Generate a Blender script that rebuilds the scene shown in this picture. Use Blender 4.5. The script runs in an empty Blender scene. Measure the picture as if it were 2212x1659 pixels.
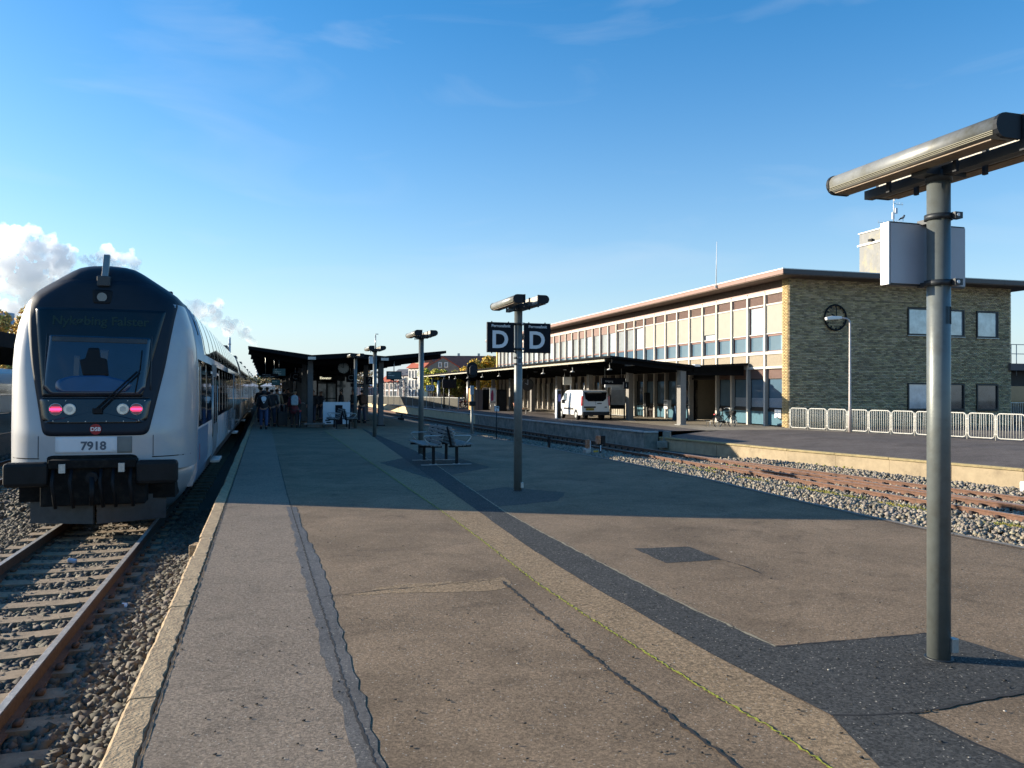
import bpy, bmesh, math, random
import numpy as np
from mathutils import Vector, Matrix
random.seed(7); RNG = np.random.default_rng(7)
S = bpy.context.scene; COL = S.collection
R = math.radians
# ------------------------------------------------------------------ camera
F = 1720.0; PIT = R(.416); ROL = R(.2)
cam = bpy.data.cameras.new('camera'); co = bpy.data.objects.new('camera', cam); COL.objects.link(co)
cam.sensor_width = 36; cam.lens = 36 * F / 2212; cam.clip_end = 6000; cam.clip_start = .05
co.matrix_world = Matrix.Translation((0, 0, 1.7)) @ Matrix.Rotation(math.pi / 2 + PIT, 4, 'X') @ Matrix.Rotation(ROL, 4, 'Z')
S.camera = co
# ------------------------------------------------------------------ light
EL = R(16.3); SUN = Vector((.975 * math.cos(EL), -.222 * math.cos(EL), -math.sin(EL)))
W = bpy.data.worlds.new('World'); S.world = W; W.use_nodes = True
nt = W.node_tree; bg = nt.nodes['Background']; sky = nt.nodes.new('ShaderNodeTexSky')
sky.sky_type = 'NISHITA'; sky.sun_disc = False; sky.sun_elevation = EL
sky.sun_rotation = math.atan2(-.975, .222); sky.air_density = 1.0; sky.dust_density = .6; sky.ozone_density = 3.0
hs = nt.nodes.new('ShaderNodeHueSaturation'); hs.inputs['Saturation'].default_value = 1.42; hs.inputs['Value'].default_value = 1.12
nt.links.new(sky.outputs[0], hs.inputs['Color'])
# thin cirrus drawn into the sky itself
tc = nt.nodes.new('ShaderNodeTexCoord'); mp = nt.nodes.new('ShaderNodeMapping'); mp.inputs['Scale'].default_value = (1.2, 1.2, 5)
mp.inputs['Rotation'].default_value = (0, R(35), R(20))
nz = nt.nodes.new('ShaderNodeTexNoise'); nz.inputs['Scale'].default_value = 2.6; nz.inputs['Detail'].default_value = 9; nz.inputs['Distortion'].default_value = .9
rp = nt.nodes.new('ShaderNodeValToRGB'); rp.color_ramp.elements[0].position = .52; rp.color_ramp.elements[1].position = .82
rp.color_ramp.elements[1].color = (.20, .20, .20, 1)
mx = nt.nodes.new('ShaderNodeMixRGB'); mx.inputs[2].default_value = (4.2, 4.5, 4.9, 1)
nt.links.new(tc.outputs['Generated'], mp.inputs[0]); nt.links.new(mp.outputs[0], nz.inputs[0]); nt.links.new(nz.outputs[0], rp.inputs[0])
nt.links.new(rp.outputs[0], mx.inputs[0]); nt.links.new(hs.outputs[0], mx.inputs[1]); 
# pale haze towards the horizon, all the way round
sx_ = nt.nodes.new('ShaderNodeSeparateXYZ'); nt.links.new(tc.outputs['Generated'], sx_.inputs[0])
ab = nt.nodes.new('ShaderNodeMath'); ab.operation = 'MAXIMUM'; ab.inputs[1].default_value = 0; nt.links.new(sx_.outputs['Z'], ab.inputs[0])
ex = nt.nodes.new('ShaderNodeMath'); ex.operation = 'MULTIPLY'; ex.inputs[1].default_value = -1 / .17; nt.links.new(ab.outputs[0], ex.inputs[0])
ep = nt.nodes.new('ShaderNodeMath'); ep.operation = 'EXPONENT'; nt.links.new(ex.outputs[0], ep.inputs[0])
em = nt.nodes.new('ShaderNodeMath'); em.operation = 'MULTIPLY'; em.inputs[1].default_value = .92; nt.links.new(ep.outputs[0], em.inputs[0])
hz = nt.nodes.new('ShaderNodeMixRGB'); hz.inputs[2].default_value = (3.35, 3.95, 4.5, 1); nt.links.new(em.outputs[0], hz.inputs[0]); nt.links.new(mx.outputs[0], hz.inputs[1])
nt.links.new(hz.outputs[0], bg.inputs[0])
bg.inputs[1].default_value = .105
sl = bpy.data.lights.new('sun', 'SUN'); sl.energy = 5; sl.angle = R(.5); sl.color = (1, .89, .72)
so = bpy.data.objects.new('sun', sl); COL.objects.link(so); so.rotation_euler = SUN.to_track_quat('-Z', 'Y').to_euler()
S.view_settings.view_transform = 'Standard'; S.view_settings.look = 'None'; S.view_settings.exposure = 1.0; S.view_settings.gamma = 1
S.render.engine = 'CYCLES'; S.cycles.use_denoising = True
S.cycles.max_bounces = 32; S.cycles.diffuse_bounces = 3; S.cycles.glossy_bounces = 3; S.cycles.transmission_bounces = 4
S.cycles.transparent_max_bounces = 6; S.cycles.volume_bounces = 32
# ------------------------------------------------------------------ measuring: a sight line of the photo met with a level plane
def ray(px, py):
    v = Vector(((px - 1106) / F, -(py - 829.5) / F, -1)); return (co.matrix_world.to_3x3() @ v)
def G(px, py, z=0.0):
    d = ray(px, py); k = (z - 1.7) / d.z; return Vector((0, 0, 1.7)) + d * k
def at(px, py, Y):
    d = ray(px, py); return Vector((0, 0, 1.7)) + d * (Y / d.y)
TA = math.atan(.31)                                  # the tracks run this much left of straight ahead
TD = Vector((-math.sin(TA), math.cos(TA), 0)); AD = Vector((math.cos(TA), math.sin(TA), 0))
# ------------------------------------------------------------------ materials
MATS = {}; ORD = ['first', 'second', 'third', 'fourth', 'fifth', 'sixth', 'seventh', 'eighth', 'ninth', 'tenth', 'eleventh', 'twelfth']
def mat(name, col, rough=.6, metal=0., var=.12, vs=6., bump=0., bs=60., attr=False, spec=.5, emit=None, es=0., coat=0., dirt=None, ds=2.):
    if name in MATS: return MATS[name]
    m = bpy.data.materials.new(name); m.use_nodes = True; t = m.node_tree; b = t.nodes['Principled BSDF']; N = t.nodes.new; L = t.links.new
    b.inputs['Roughness'].default_value = rough; b.inputs['Metallic'].default_value = metal
    b.inputs['Specular IOR Level'].default_value = spec; b.inputs['Coat Weight'].default_value = coat
    co_ = N('ShaderNodeTexCoord'); src = None
    n = N('ShaderNodeTexNoise'); n.inputs['Scale'].default_value = vs; n.inputs['Detail'].default_value = 6; n.inputs['Roughness'].default_value = .65
    L(co_.outputs['Object'], n.inputs['Vector'])
    r = N('ShaderNodeMapRange'); r.inputs['From Min'].default_value = .3; r.inputs['From Max'].default_value = .7
    r.inputs['To Min'].default_value = 1 - var; r.inputs['To Max'].default_value = 1 + var; L(n.outputs[0], r.inputs[0])
    c = N('ShaderNodeVectorMath'); c.operation = 'SCALE'; c.inputs[0].default_value = col[:3]; L(r.outputs[0], c.inputs['Scale']); src = c.outputs[0]
    if attr:
        a = N('ShaderNodeAttribute'); a.attribute_name = 'tone'; k = N('ShaderNodeVectorMath'); k.operation = 'MULTIPLY'
        L(src, k.inputs[0]); L(a.outputs['Color'], k.inputs[1]); src = k.outputs[0]
    if dirt:
        d = N('ShaderNodeTexNoise'); d.inputs['Scale'].default_value = ds; d.inputs['Detail'].default_value = 8; d.inputs['Roughness'].default_value = .7
        L(co_.outputs['Object'], d.inputs['Vector'])
        q = N('ShaderNodeMapRange'); q.inputs['From Min'].default_value = .5; q.inputs['From Max'].default_value = .72; L(d.outputs[0], q.inputs[0])
        x = N('ShaderNodeMixRGB'); x.inputs[2].default_value = (*dirt, 1); L(q.outputs[0], x.inputs[0]); L(src, x.inputs[1]); src = x.outputs[0]
    L(src, b.inputs['Base Color'])
    if bump:
        n2 = N('ShaderNodeTexNoise'); n2.inputs['Scale'].default_value = bs; n2.inputs['Detail'].default_value = 4; L(co_.outputs['Object'], n2.inputs['Vector'])
        bp = N('ShaderNodeBump'); bp.inputs['Strength'].default_value = bump; bp.inputs['Distance'].default_value = .01; L(n2.outputs[0], bp.inputs['Height']); L(bp.outputs[0], b.inputs['Normal'])
    if emit: b.inputs['Emission Color'].default_value = (*emit, 1); b.inputs['Emission Strength'].default_value = es
    MATS[name] = m; return m
def asphalt(name, col, speck=.55, blot=.32, rough=.85, coarse=1.0):
    m = bpy.data.materials.new(name); m.use_nodes = True; t = m.node_tree; b = t.nodes['Principled BSDF']; N = t.nodes.new; L = t.links.new
    co_ = N('ShaderNodeTexCoord'); b.inputs['Roughness'].default_value = rough; b.inputs['Specular IOR Level'].default_value = .18
    v = N('ShaderNodeTexVoronoi'); v.inputs['Scale'].default_value = 85 / coarse; L(co_.outputs['Object'], v.inputs['Vector'])
    n1 = N('ShaderNodeTexNoise'); n1.inputs['Scale'].default_value = 42 / coarse; n1.inputs['Detail'].default_value = 8; n1.inputs['Roughness'].default_value = .85; L(co_.outputs['Object'], n1.inputs['Vector'])
    n2 = N('ShaderNodeTexNoise'); n2.inputs['Scale'].default_value = .8; n2.inputs['Detail'].default_value = 9; n2.inputs['Roughness'].default_value = .7; n2.inputs['Distortion'].default_value = .6; L(co_.outputs['Object'], n2.inputs['Vector'])
    sp = N('ShaderNodeSeparateColor'); L(v.outputs['Color'], sp.inputs[0]); vb = N('ShaderNodeTexVoronoi'); vb.inputs['Scale'].default_value = 130; L(co_.outputs['Object'], vb.inputs['Vector']); sp2 = N('ShaderNodeSeparateColor'); L(vb.outputs['Color'], sp2.inputs[0])
    a = N('ShaderNodeMath'); a.operation = 'MULTIPLY_ADD'; L(sp.outputs[0], a.inputs[0]); a.inputs[1].default_value = speck; a.inputs[2].default_value = 1 - speck / 2
    c = N('ShaderNodeMapRange'); L(n1.outputs[0], c.inputs[0]); c.inputs['From Min'].default_value = .3; c.inputs['From Max'].default_value = .7; c.inputs['To Min'].default_value = .5; c.inputs['To Max'].default_value = 1.5
    d = N('ShaderNodeMapRange'); L(n2.outputs[0], d.inputs[0]); d.inputs['From Min'].default_value = .3; d.inputs['From Max'].default_value = .7; d.inputs['To Min'].default_value = 1 - blot; d.inputs['To Max'].default_value = 1 + blot
    p = N('ShaderNodeMath'); p.operation = 'MULTIPLY'; L(a.outputs[0], p.inputs[0]); L(c.outputs[0], p.inputs[1])
    n3 = N('ShaderNodeTexNoise'); n3.inputs['Scale'].default_value = 3.1; n3.inputs['Detail'].default_value = 6; n3.inputs['Distortion'].default_value = 1.2; L(co_.outputs['Object'], n3.inputs['Vector']); e3 = N('ShaderNodeMapRange'); L(n3.outputs[0], e3.inputs[0]); e3.inputs['From Min'].default_value = .30; e3.inputs['From Max'].default_value = .44; e3.inputs['To Min'].default_value = .78; e3.inputs['To Max'].default_value = 1; p0_ = N('ShaderNodeMath'); p0_.operation = 'MULTIPLY'; L(d.outputs[0], p0_.inputs[0]); L(e3.outputs[0], p0_.inputs[1]); d = p0_
    q = N('ShaderNodeMath'); q.operation = 'MULTIPLY'; L(p.outputs[0], q.inputs[0]); L(d.outputs[0], q.inputs[1])
    # a few pale grit specks
    g = N('ShaderNodeMath'); g.operation = 'GREATER_THAN'; L(sp2.outputs[1], g.inputs[0]); g.inputs[1].default_value = .990
    s = N('ShaderNodeVectorMath'); s.operation = 'SCALE'; s.inputs[0].default_value = col; L(q.outputs[0], s.inputs['Scale'])
    x = N('ShaderNodeMixRGB'); L(g.outputs[0], x.inputs[0]); L(s.outputs[0], x.inputs[1]); x.inputs[2].default_value = (.36, .33, .28, 1)
    L(x.outputs[0], b.inputs['Base Color'])
    bp = N('ShaderNodeBump'); bp.inputs['Strength'].default_value = .8; bp.inputs['Distance'].default_value = .005 * coarse; L(p.outputs[0], bp.inputs['Height']); L(bp.outputs[0], b.inputs['Normal'])
    MATS[name] = m; return m
# ------------------------------------------------------------------ mesh helpers
def link(o, parent=None, **kw):
    COL.objects.link(o)
    if parent is not None: o.parent = parent
    for k, v in kw.items():
        if v: o[k] = v
    return o
def thing(name, label, cat, loc=(0, 0, 0), rz=0., group=None):
    o = bpy.data.objects.new(name, None); o.empty_display_size = .2; o.location = loc; o.rotation_euler = (0, 0, rz)
    link(o, None, label=label, category=cat, group=group); return o
class MB:
    def __init__(s): s.v = []; s.f = []; s.m = []; s.sm = []
    def add(s, vs, fs, m=0, smooth=False):
        o = len(s.v); s.v += [tuple(v) for v in vs]
        for f in fs: s.f.append([i + o for i in f]); s.m.append(m); s.sm.append(smooth)
        return s
    def box(s, c, sz, rz=0., m=0, M=None):
        x, y, z = [a / 2 for a in sz]; vs = [Vector((i * x, j * y, k * z)) for k in (-1, 1) for j in (-1, 1) for i in (-1, 1)]
        q = Matrix.Rotation(rz, 3, 'Z') if M is None else M; vs = [q @ v + Vector(c) for v in vs]
        return s.add(vs, [(0, 2, 3, 1), (4, 5, 7, 6), (0, 1, 5, 4), (2, 6, 7, 3), (0, 4, 6, 2), (1, 3, 7, 5)], m)
    def bar(s, p, q, w, h=None, m=0, up=(0, 0, 1)):
        p = Vector(p); q = Vector(q); d = q - p; L = d.length
        if L < 1e-6: return s
        d.normalize(); u = Vector(up)
        if abs(d.dot(u)) > .95: u = Vector((0, 1, 0)) if abs(d.y) < .9 else Vector((1, 0, 0))
        x = d.cross(u).normalized(); z = x.cross(d); M = Matrix((x, d, z)).transposed()
        return s.box((p + q) / 2, (w, L, h or w), M=M, m=m)
    def tube(s, pts, r, n=10, m=0, cap=True, smooth=True):
        P = [Vector(p) for p in pts]; rs = r if isinstance(r, (list, tuple)) else [r] * len(P); o = len(s.v); T0 = None
        for i, p in enumerate(P):
            d = ((P[min(i + 1, len(P) - 1)] - P[max(i - 1, 0)])).normalized()
            if T0 is None:
                T0 = d.orthogonal().normalized()
            T0 = (T0 - d * T0.dot(d)).normalized(); B = d.cross(T0)
            for k in range(n):
                a = 2 * math.pi * k / n; s.v.append(tuple(p + (T0 * math.cos(a) + B * math.sin(a)) * rs[i]))
        for i in range(len(P) - 1):
            for k in range(n):
                s.f.append([o + i * n + k, o + i * n + (k + 1) % n, o + (i + 1) * n + (k + 1) % n, o + (i + 1) * n + k]); s.m.append(m); s.sm.append(smooth)
        if cap:
            s.f.append([o + k for k in range(n)][::-1]); s.m.append(m); s.sm.append(False)
            s.f.append([o + (len(P) - 1) * n + k for k in range(n)]); s.m.append(m); s.sm.append(False)
        return s
    def prism(s, poly, y0, y1, m=0, ax='y', smooth=False):    # polygon in (x,z) pushed along y (or (x,y) along z)
        n = len(poly)
        if ax == 'y': a = [(p[0], y0, p[1]) for p in poly]; b = [(p[0], y1, p[1]) for p in poly]
        elif ax == 'z': a = [(p[0], p[1], y0) for p in poly]; b = [(p[0], p[1], y1) for p in poly]
        else: a = [(y0, p[0], p[1]) for p in poly]; b = [(y1, p[0], p[1]) for p in poly]
        o = len(s.v); s.v += a + b
        s.f.append([o + i for i in range(n)]); s.m.append(m); s.sm.append(False); s.f.append([o + n + i for i in range(n)][::-1]); s.m.append(m); s.sm.append(False)
        for i in range(n): s.f.append([o + i, o + n + i, o + n + (i + 1) % n, o + (i + 1) % n]); s.m.append(m); s.sm.append(smooth)
        return s
    def disc(s, c, r, n=16, ax='y', th=.01, m=0):
        poly = [(c[0] + r * math.cos(2 * math.pi * k / n), c[2] + r * math.sin(2 * math.pi * k / n)) for k in range(n)] if ax == 'y' else \
               [(c[1] + r * math.cos(2 * math.pi * k / n), c[2] + r * math.sin(2 * math.pi * k / n)) for k in range(n)]
        k = c[1] if ax == 'y' else c[0]
        return s.prism(poly, k - th / 2, k + th / 2, m, ax)
    def ring(s, c, R0, r, ax='x', n=28, k=6, m=0):
        o = len(s.v); c = Vector(c)
        for i in range(n):
            a = 2 * math.pi * i / n; e = Vector((0, math.cos(a), math.sin(a))) if ax == 'x' else Vector((math.cos(a), 0, math.sin(a)))
            nx = Vector((1, 0, 0)) if ax == 'x' else Vector((0, 1, 0))
            for j in range(k):
                b = 2 * math.pi * j / k; s.v.append(tuple(c + e * (R0 + r * math.cos(b)) + nx * r * math.sin(b)))
        for i in range(n):
            for j in range(k):
                s.f.append([o + i * k + j, o + i * k + (j + 1) % k, o + ((i + 1) % n) * k + (j + 1) % k, o + ((i + 1) % n) * k + j]); s.m.append(m); s.sm.append(True)
        return s
    def mesh(s, name, mats):
        me = bpy.data.meshes.new(name); me.from_pydata(s.v, [], s.f); mats = mats if isinstance(mats, (list, tuple)) else [mats]
        for x in mats: me.materials.append(x)
        if len(mats) > 1: me.polygons.foreach_set('material_index', s.m)
        me.polygons.foreach_set('use_smooth', s.sm); me.update()
        bm = bmesh.new(); bm.from_mesh(me); bmesh.ops.recalc_face_normals(bm, faces=bm.faces); bm.to_mesh(me); bm.free(); return me
    def build(s, name, mats, parent=None, bevel=0., **kw):
        o = bpy.data.objects.new(name, s.mesh(name, mats)); link(o, parent, **kw)
        if bevel:
            b = o.modifiers.new('bevel', 'BEVEL'); b.width = bevel; b.segments = 2; b.limit_method = 'ANGLE'
        return o
def inst(me, name, parent, loc=(0, 0, 0), rz=0., **kw):
    o = bpy.data.objects.new(name, me); o.location = loc; o.rotation_euler = (0, 0, rz); return link(o, parent, **kw)
def copy_tree(o, loc=None, rz=None, label=None, group=None, parent=None):
    c = o.copy(); COL.objects.link(c); c.parent = parent
    if loc is not None: c.location = loc
    if rz is not None: c.rotation_euler = (0, 0, rz)
    if label: c['label'] = label
    if group: c['group'] = group
    for ch in list(KIDS(o)): copy_tree(ch, parent=c)
    return c
def KIDS(o): return [x for x in list(COL.objects) if x.parent == o]
def text(s, size, name, m, parent, loc, rot, bold=0., th=.003, align='CENTER', **kw):
    cu = bpy.data.curves.new(name, 'FONT'); cu.body = s; cu.size = size; cu.extrude = th; cu.offset = bold; cu.align_x = align; cu.align_y = 'CENTER'; cu.resolution_u = 4
    o = bpy.data.objects.new(name, cu); COL.objects.link(o); bpy.context.view_layer.update()
    me = bpy.data.meshes.new_from_object(o.evaluated_get(bpy.context.evaluated_depsgraph_get())); bpy.data.objects.remove(o)
    me.materials.clear(); me.materials.append(m)
    q = bpy.data.objects.new(name, me); q.location = loc; q.rotation_euler = rot; return link(q, parent, **kw)
def many(name, cents, halfs, m, parent=None, jit=.25, kind='stuff', tones=None, rots=None, flat=None, **kw):
    """many small irregular blocks as one mesh (numpy)"""
    n = len(cents); base = np.array([[i, j, k] for k in (-1, 1) for j in (-1, 1) for i in (-1, 1)], float)
    V = base[None] * halfs[:, None, :]
    if jit: V = V * (1 + RNG.uniform(-jit, jit, (n, 8, 3)))
    if rots is not None:
        q = rots; q = q / np.linalg.norm(q, axis=1, keepdims=True); w, x, y, z = q.T
        M = np.stack([1 - 2 * (y * y + z * z), 2 * (x * y - z * w), 2 * (x * z + y * w), 2 * (x * y + z * w), 1 - 2 * (x * x + z * z), 2 * (y * z - x * w), 2 * (x * z - y * w), 2 * (y * z + x * w), 1 - 2 * (x * x + y * y)], 1).reshape(n, 3, 3)
        V = np.einsum('nij,nkj->nki', M, V)
    V = V + cents[:, None, :]
    f = np.array([(0, 2, 3, 1), (4, 5, 7, 6), (0, 1, 5, 4), (2, 6, 7, 3), (0, 4, 6, 2), (1, 3, 7, 5)])
    Fc = (f[None] + 8 * np.arange(n)[:, None, None]).reshape(-1)
    me = bpy.data.meshes.new(name); me.vertices.add(n * 8); me.vertices.foreach_set('co', V.reshape(-1).astype(np.float32))
    me.loops.add(len(Fc)); me.loops.foreach_set('vertex_index', Fc.astype(np.int32)); me.polygons.add(n * 6)
    me.polygons.foreach_set('loop_start', (np.arange(n * 6) * 4).astype(np.int32))
    me.polygons.foreach_set('loop_total', np.full(n * 6, 4, np.int32)); me.update(calc_edges=True)
    if tones is None: g = RNG.uniform(.55, 1.3, (n, 1)); tones = np.concatenate([g, g * RNG.uniform(.93, 1.02, (n, 1)), g * RNG.uniform(.82, 1.02, (n, 1))], 1)
    a = me.attributes.new('tone', 'FLOAT_COLOR', 'POINT'); c = np.ones((n, 8, 4), np.float32); c[:, :, :3] = tones[:, None, :]; a.data.foreach_set('color', c.reshape(-1))
    me.materials.append(m); o = bpy.data.objects.new(name, me); return link(o, parent, kind=kind, **kw)
def sheet(name, pts, z, m, kind='structure', jit=0., step=.25, parent=None):
    """a thin level sheet laid on the ground, outline given as ground points"""
    P = []
    for i, p in enumerate(pts):
        q = pts[(i + 1) % len(pts)]; p = Vector(p[:2]); q = Vector(q[:2]); n = max(1, int((q - p).length / step)) if jit else 1
        for k in range(n):
            w = p.lerp(q, k / n); P.append((w.x + random.uniform(-jit, jit), w.y + random.uniform(-jit, jit), z))
    me = bpy.data.meshes.new(name); me.from_pydata(P, [], [list(range(len(P)))]); me.materials.append(m)
    bm = bmesh.new(); bm.from_mesh(me); bmesh.ops.triangulate(bm, faces=bm.faces); bmesh.ops.recalc_face_normals(bm, faces=bm.faces)
    for f in bm.faces:
        if f.normal.z < 0: f.normal_flip()
    bm.to_mesh(me); bm.free()
    return link(bpy.data.objects.new(name, me), parent, kind=kind)
def ribbon(name, pts, w, z, m, jit=0., step=.06, wj=.5, kind='structure', parent=None):
    P = [Vector((p[0], p[1])) for p in pts]; Q = []
    for a, b in zip(P, P[1:]):
        n = max(1, int((b - a).length / step)); Q += [a.lerp(b, k / n) for k in range(n)]
    Q.append(P[-1]); V = []; Fs = []
    for i, q in enumerate(Q):
        d = (Q[min(i + 1, len(Q) - 1)] - Q[max(0, i - 1)]).normalized(); nrm = Vector((-d.y, d.x)); c = q + nrm * random.uniform(-jit, jit)
        a = w * random.uniform(1 - wj, 1 + wj) / 2; b = w * random.uniform(1 - wj, 1 + wj) / 2
        V += [(*(c + nrm * a), z), (*(c - nrm * b), z)]
        if i: Fs.append([2 * i - 2, 2 * i - 1, 2 * i + 1, 2 * i])
    me = bpy.data.meshes.new(name); me.from_pydata(V, [], Fs); me.materials.append(m)
    return link(bpy.data.objects.new(name, me), parent, kind=kind)
# ------------------------------------------------------------------ palette
ASPH = asphalt('asphalt_brown', (.205, .148, .097)); ASPG = asphalt('asphalt_grey', (.215, .17, .128), blot=.15, rough=.75)
ASPD = asphalt('asphalt_dark', (.058, .058, .056), speck=.9, coarse=1.1, blot=.12); ASPT = asphalt('asphalt_tan', (.265, .19, .116), speck=.7, coarse=1.25, blot=.12)
ASPF = asphalt('asphalt_station', (.13, .11, .098)); CONC = asphalt('concrete_paving', (.30, .26, .20), speck=.25, coarse=2)
KERB = mat('kerb_concrete', (.36, .26, .15), .9, var=.35, vs=14, bump=.9, bs=45, dirt=(.16, .10, .055), ds=9)
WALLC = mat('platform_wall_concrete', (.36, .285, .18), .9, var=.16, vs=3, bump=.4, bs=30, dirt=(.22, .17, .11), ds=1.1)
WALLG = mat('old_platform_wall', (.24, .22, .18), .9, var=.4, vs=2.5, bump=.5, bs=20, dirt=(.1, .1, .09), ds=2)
CRACK = mat('crack_tar', (.018, .017, .017), .9); MOSS = mat('moss', (.33, .33, .03), .9, var=.5, vs=40, bump=.5)
ASPM = asphalt('asphalt_mid', (.10, .088, .075), speck=.8, blot=.15)
WET = asphalt('damp_asphalt', (.105, .098, .092), blot=.3, rough=.55)
BALL = mat('ballast_bed', (.10, .085, .065), .95, var=.4, vs=25, bump=1, bs=40); STONE = mat('ballast_stone', (.125, .11, .088), .85, var=.2, vs=30, attr=True)
STONEW = mat('pale_stone', (.26, .232, .19), .85, var=.2, vs=30, attr=True)
RUST = mat('rail_rust', (.10, .055, .032), .75, var=.35, vs=18, bump=.3, bs=80); RUSTB = mat('rail_rust_bright', (.135, .064, .036), .75, var=.35, vs=12, bump=.3, bs=60)
SHINE = mat('rail_head', (.36, .34, .31), .45, .15, var=.3, vs=10)
SLEEP = mat('sleeper_concrete', (.25, .185, .12), .9, var=.3, vs=9, bump=.4, bs=50); TIMB = mat('sleeper_timber', (.10, .075, .05), .9, var=.4, vs=9)
POLE = mat('pole_grey_green', (.13, .145, .14), .42, .25, var=.12, vs=10, bump=.08, bs=30, dirt=(.10, .10, .085), ds=4)
POLD = mat('pole_dark', (.022, .027, .032), .5, .2, var=.15); LUM = mat('lamp_housing', (.22, .225, .215), .45, .25, var=.15, vs=6, dirt=(.13, .12, .08), ds=5)
LUMI = mat('lamp_back', (.46, .42, .34), .6, var=.06); DARK = mat('dark_cap', (.012, .015, .02), .6, var=.1, spec=.25)
NAVY = mat('sign_navy', (.002, .005, .012), .5, var=.05, spec=.15); SWHT = mat('sign_white', (.62, .66, .70), .5, var=.03); WHT = mat('white_paint', (.78, .77, .74), .45, var=.04)
GALV = mat('galvanised', (.42, .43, .42), .4, .6, var=.2, vs=12); BLK = mat('black_steel', (.006, .007, .009), .6, var=.2, spec=.25)
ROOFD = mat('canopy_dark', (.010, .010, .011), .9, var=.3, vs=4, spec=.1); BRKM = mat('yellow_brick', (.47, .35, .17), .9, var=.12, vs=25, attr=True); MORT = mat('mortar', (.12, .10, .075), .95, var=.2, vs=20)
CREAM = mat('facade_cream', (.62, .57, .50), .7, var=.04, vs=5); FACW = mat('facade_beam', (.56, .535, .48), .7, var=.05, vs=6); BROWN = mat('louvre_brown', (.22, .135, .11), .6, var=.1, vs=8)
FASC = mat('fascia_brown', (.27, .155, .12), .55, var=.08, vs=3); BLIND = mat('blind_beige', (.315, .30, .25), .7, var=.05, vs=2); RFRM = mat('window_frame_red', (.21, .105, .085), .5, var=.1)
GLSB = mat('glass_sky_tint', (.09, .15, .20), .06, spec=.8, var=.12, vs=1.3, coat=.5); GLSD = mat('glass_dark', (.012, .016, .02), .04, spec=.9, var=.2, coat=.6); GLSW = mat('glass_curtain', (.30, .32, .32), .15, var=.12, vs=4, coat=.6)  # bluish facade glass: reflected sky put into its base colour
SPAN = mat('spandrel_render', (.29, .245, .18), .85, var=.15, vs=14, bump=.3); TEAL = mat('teal_panel', (.04, .13, .18), .5, var=.18, vs=5); EAVE = mat('eave_boards', (.13, .085, .06), .8, var=.3, vs=6)
# ================================================================== SETTING
sheet('ground', [(-900, -60), (900, -60), (900, 2500), (-900, 2500)], -1.25, mat('far_ground', (.10, .10, .06), .95, var=.3, vs=.05))
# ---- frame along the left platform edge: s metres along, p metres to the right
K0 = Vector((-.743, 0, 0))
def KP(s, p, z=0.0): v = K0 + TD * s + AD * p; return Vector((v.x, v.y, z))
TC = -1.86                                                   # track centre
# ---- right edge of the main platform
RE = [(14.5, -16), (8.55, 0), (5.61, 8.73), (5.155, 9.93), (4.545, 12.1), (3.86, 15.1), (2.72, 18.74), (1.3, 22.84), (-1.2, 29.3), (-4.75, 40.1), (-8.3, 50.4), (-13.7, 66.5), (-28, 110), (-42, 152)]
def rex(Y):
    for a, b in zip(RE, RE[1:]):
        if a[1] <= Y <= b[1]: return a[0] + (b[0] - a[0]) * (Y - a[1]) / (b[1] - a[1])
    return RE[-1][0]
kw = .165
lefts = [KP(s, kw) for s in (-12, 158)]
outl = [(lefts[0].x, lefts[0].y)] + [(a - .0, b) for a, b in RE] + [(lefts[1].x, lefts[1].y)]
mb = MB(); mb.prism(outl, -1.25, 0, 0, 'z'); mb.build('platform', ASPH, None, kind='structure')
# edge of the right-hand side: a thin pale kerb line
ribbon('platform_edge_strip', [(a - .05, b) for a, b in RE[1:]], .09, .005, mat('edge_line', (.19, .17, .145), .9, var=.3, vs=20), jit=.006, step=.5, wj=.15)
ribbon('platform_edge_seam', [(a - .16, b) for a, b in RE[1:]], .02, .005, CRACK, jit=.01, step=.3)
# ---- kerb stones, one by one, with broken inner edges
root = thing('platform_kerb', 'worn brown concrete kerb along the left edge of the platform', 'kerb', KP(0, 0), TA)
root['kind'] = 'structure'; del root['category']; del root['label']
s = -3.0; i = 0
while s < 74:
    L = random.uniform(.82, 1.12) if s < 20 else 2.0
    mb = MB(); n = 14 if s < 20 else 3; dz = random.uniform(-.006, .012); ox = random.uniform(-.012, .012); ring = []
    inner = [kw + random.uniform(-.015, .003) for k in range(n + 1)]
    for k in range(n + 1):
        y = .004 + (L - .012) * k / n; e = random.uniform(-.004, .004)
        for (x, z) in ((ox + e, -.9), (ox + e, -.02 + dz), (ox + .02 + e, .001 + dz * .4), (inner[k] - .015, .001 + dz * .4), (inner[k], -.02), (inner[k], -.9)): ring.append((x, y, z))
    fs = [[6 * k + j, 6 * k + (j + 1) % 6, 6 * k + 6 + (j + 1) % 6, 6 * k + 6 + j] for k in range(n) for j in range(6)] + [[5, 4, 3, 2, 1, 0], [6 * n + j for j in range(6)]]
    mb.add(ring, fs); o = mb.build('kerb_stone', KERB, root); o.location = (0, s, 0)
    s += L; i += 1
mb = MB(); mb.box((0, 0, -.30), (.12, .22, .26)); mb.build('concrete_block', KERB, None, bevel=.02, label='small pale concrete block sticking out below the platform kerb', category='block').location = KP(10.1, -.07)
MATS['concrete_block'] = None
# dark soil line between the kerb and the asphalt
ribbon('kerb_crack', [KP(s, kw + .006) for s in np.arange(-2, 30, .5)], .012, .006, CRACK, jit=.004, step=.04, wj=.95)
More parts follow.
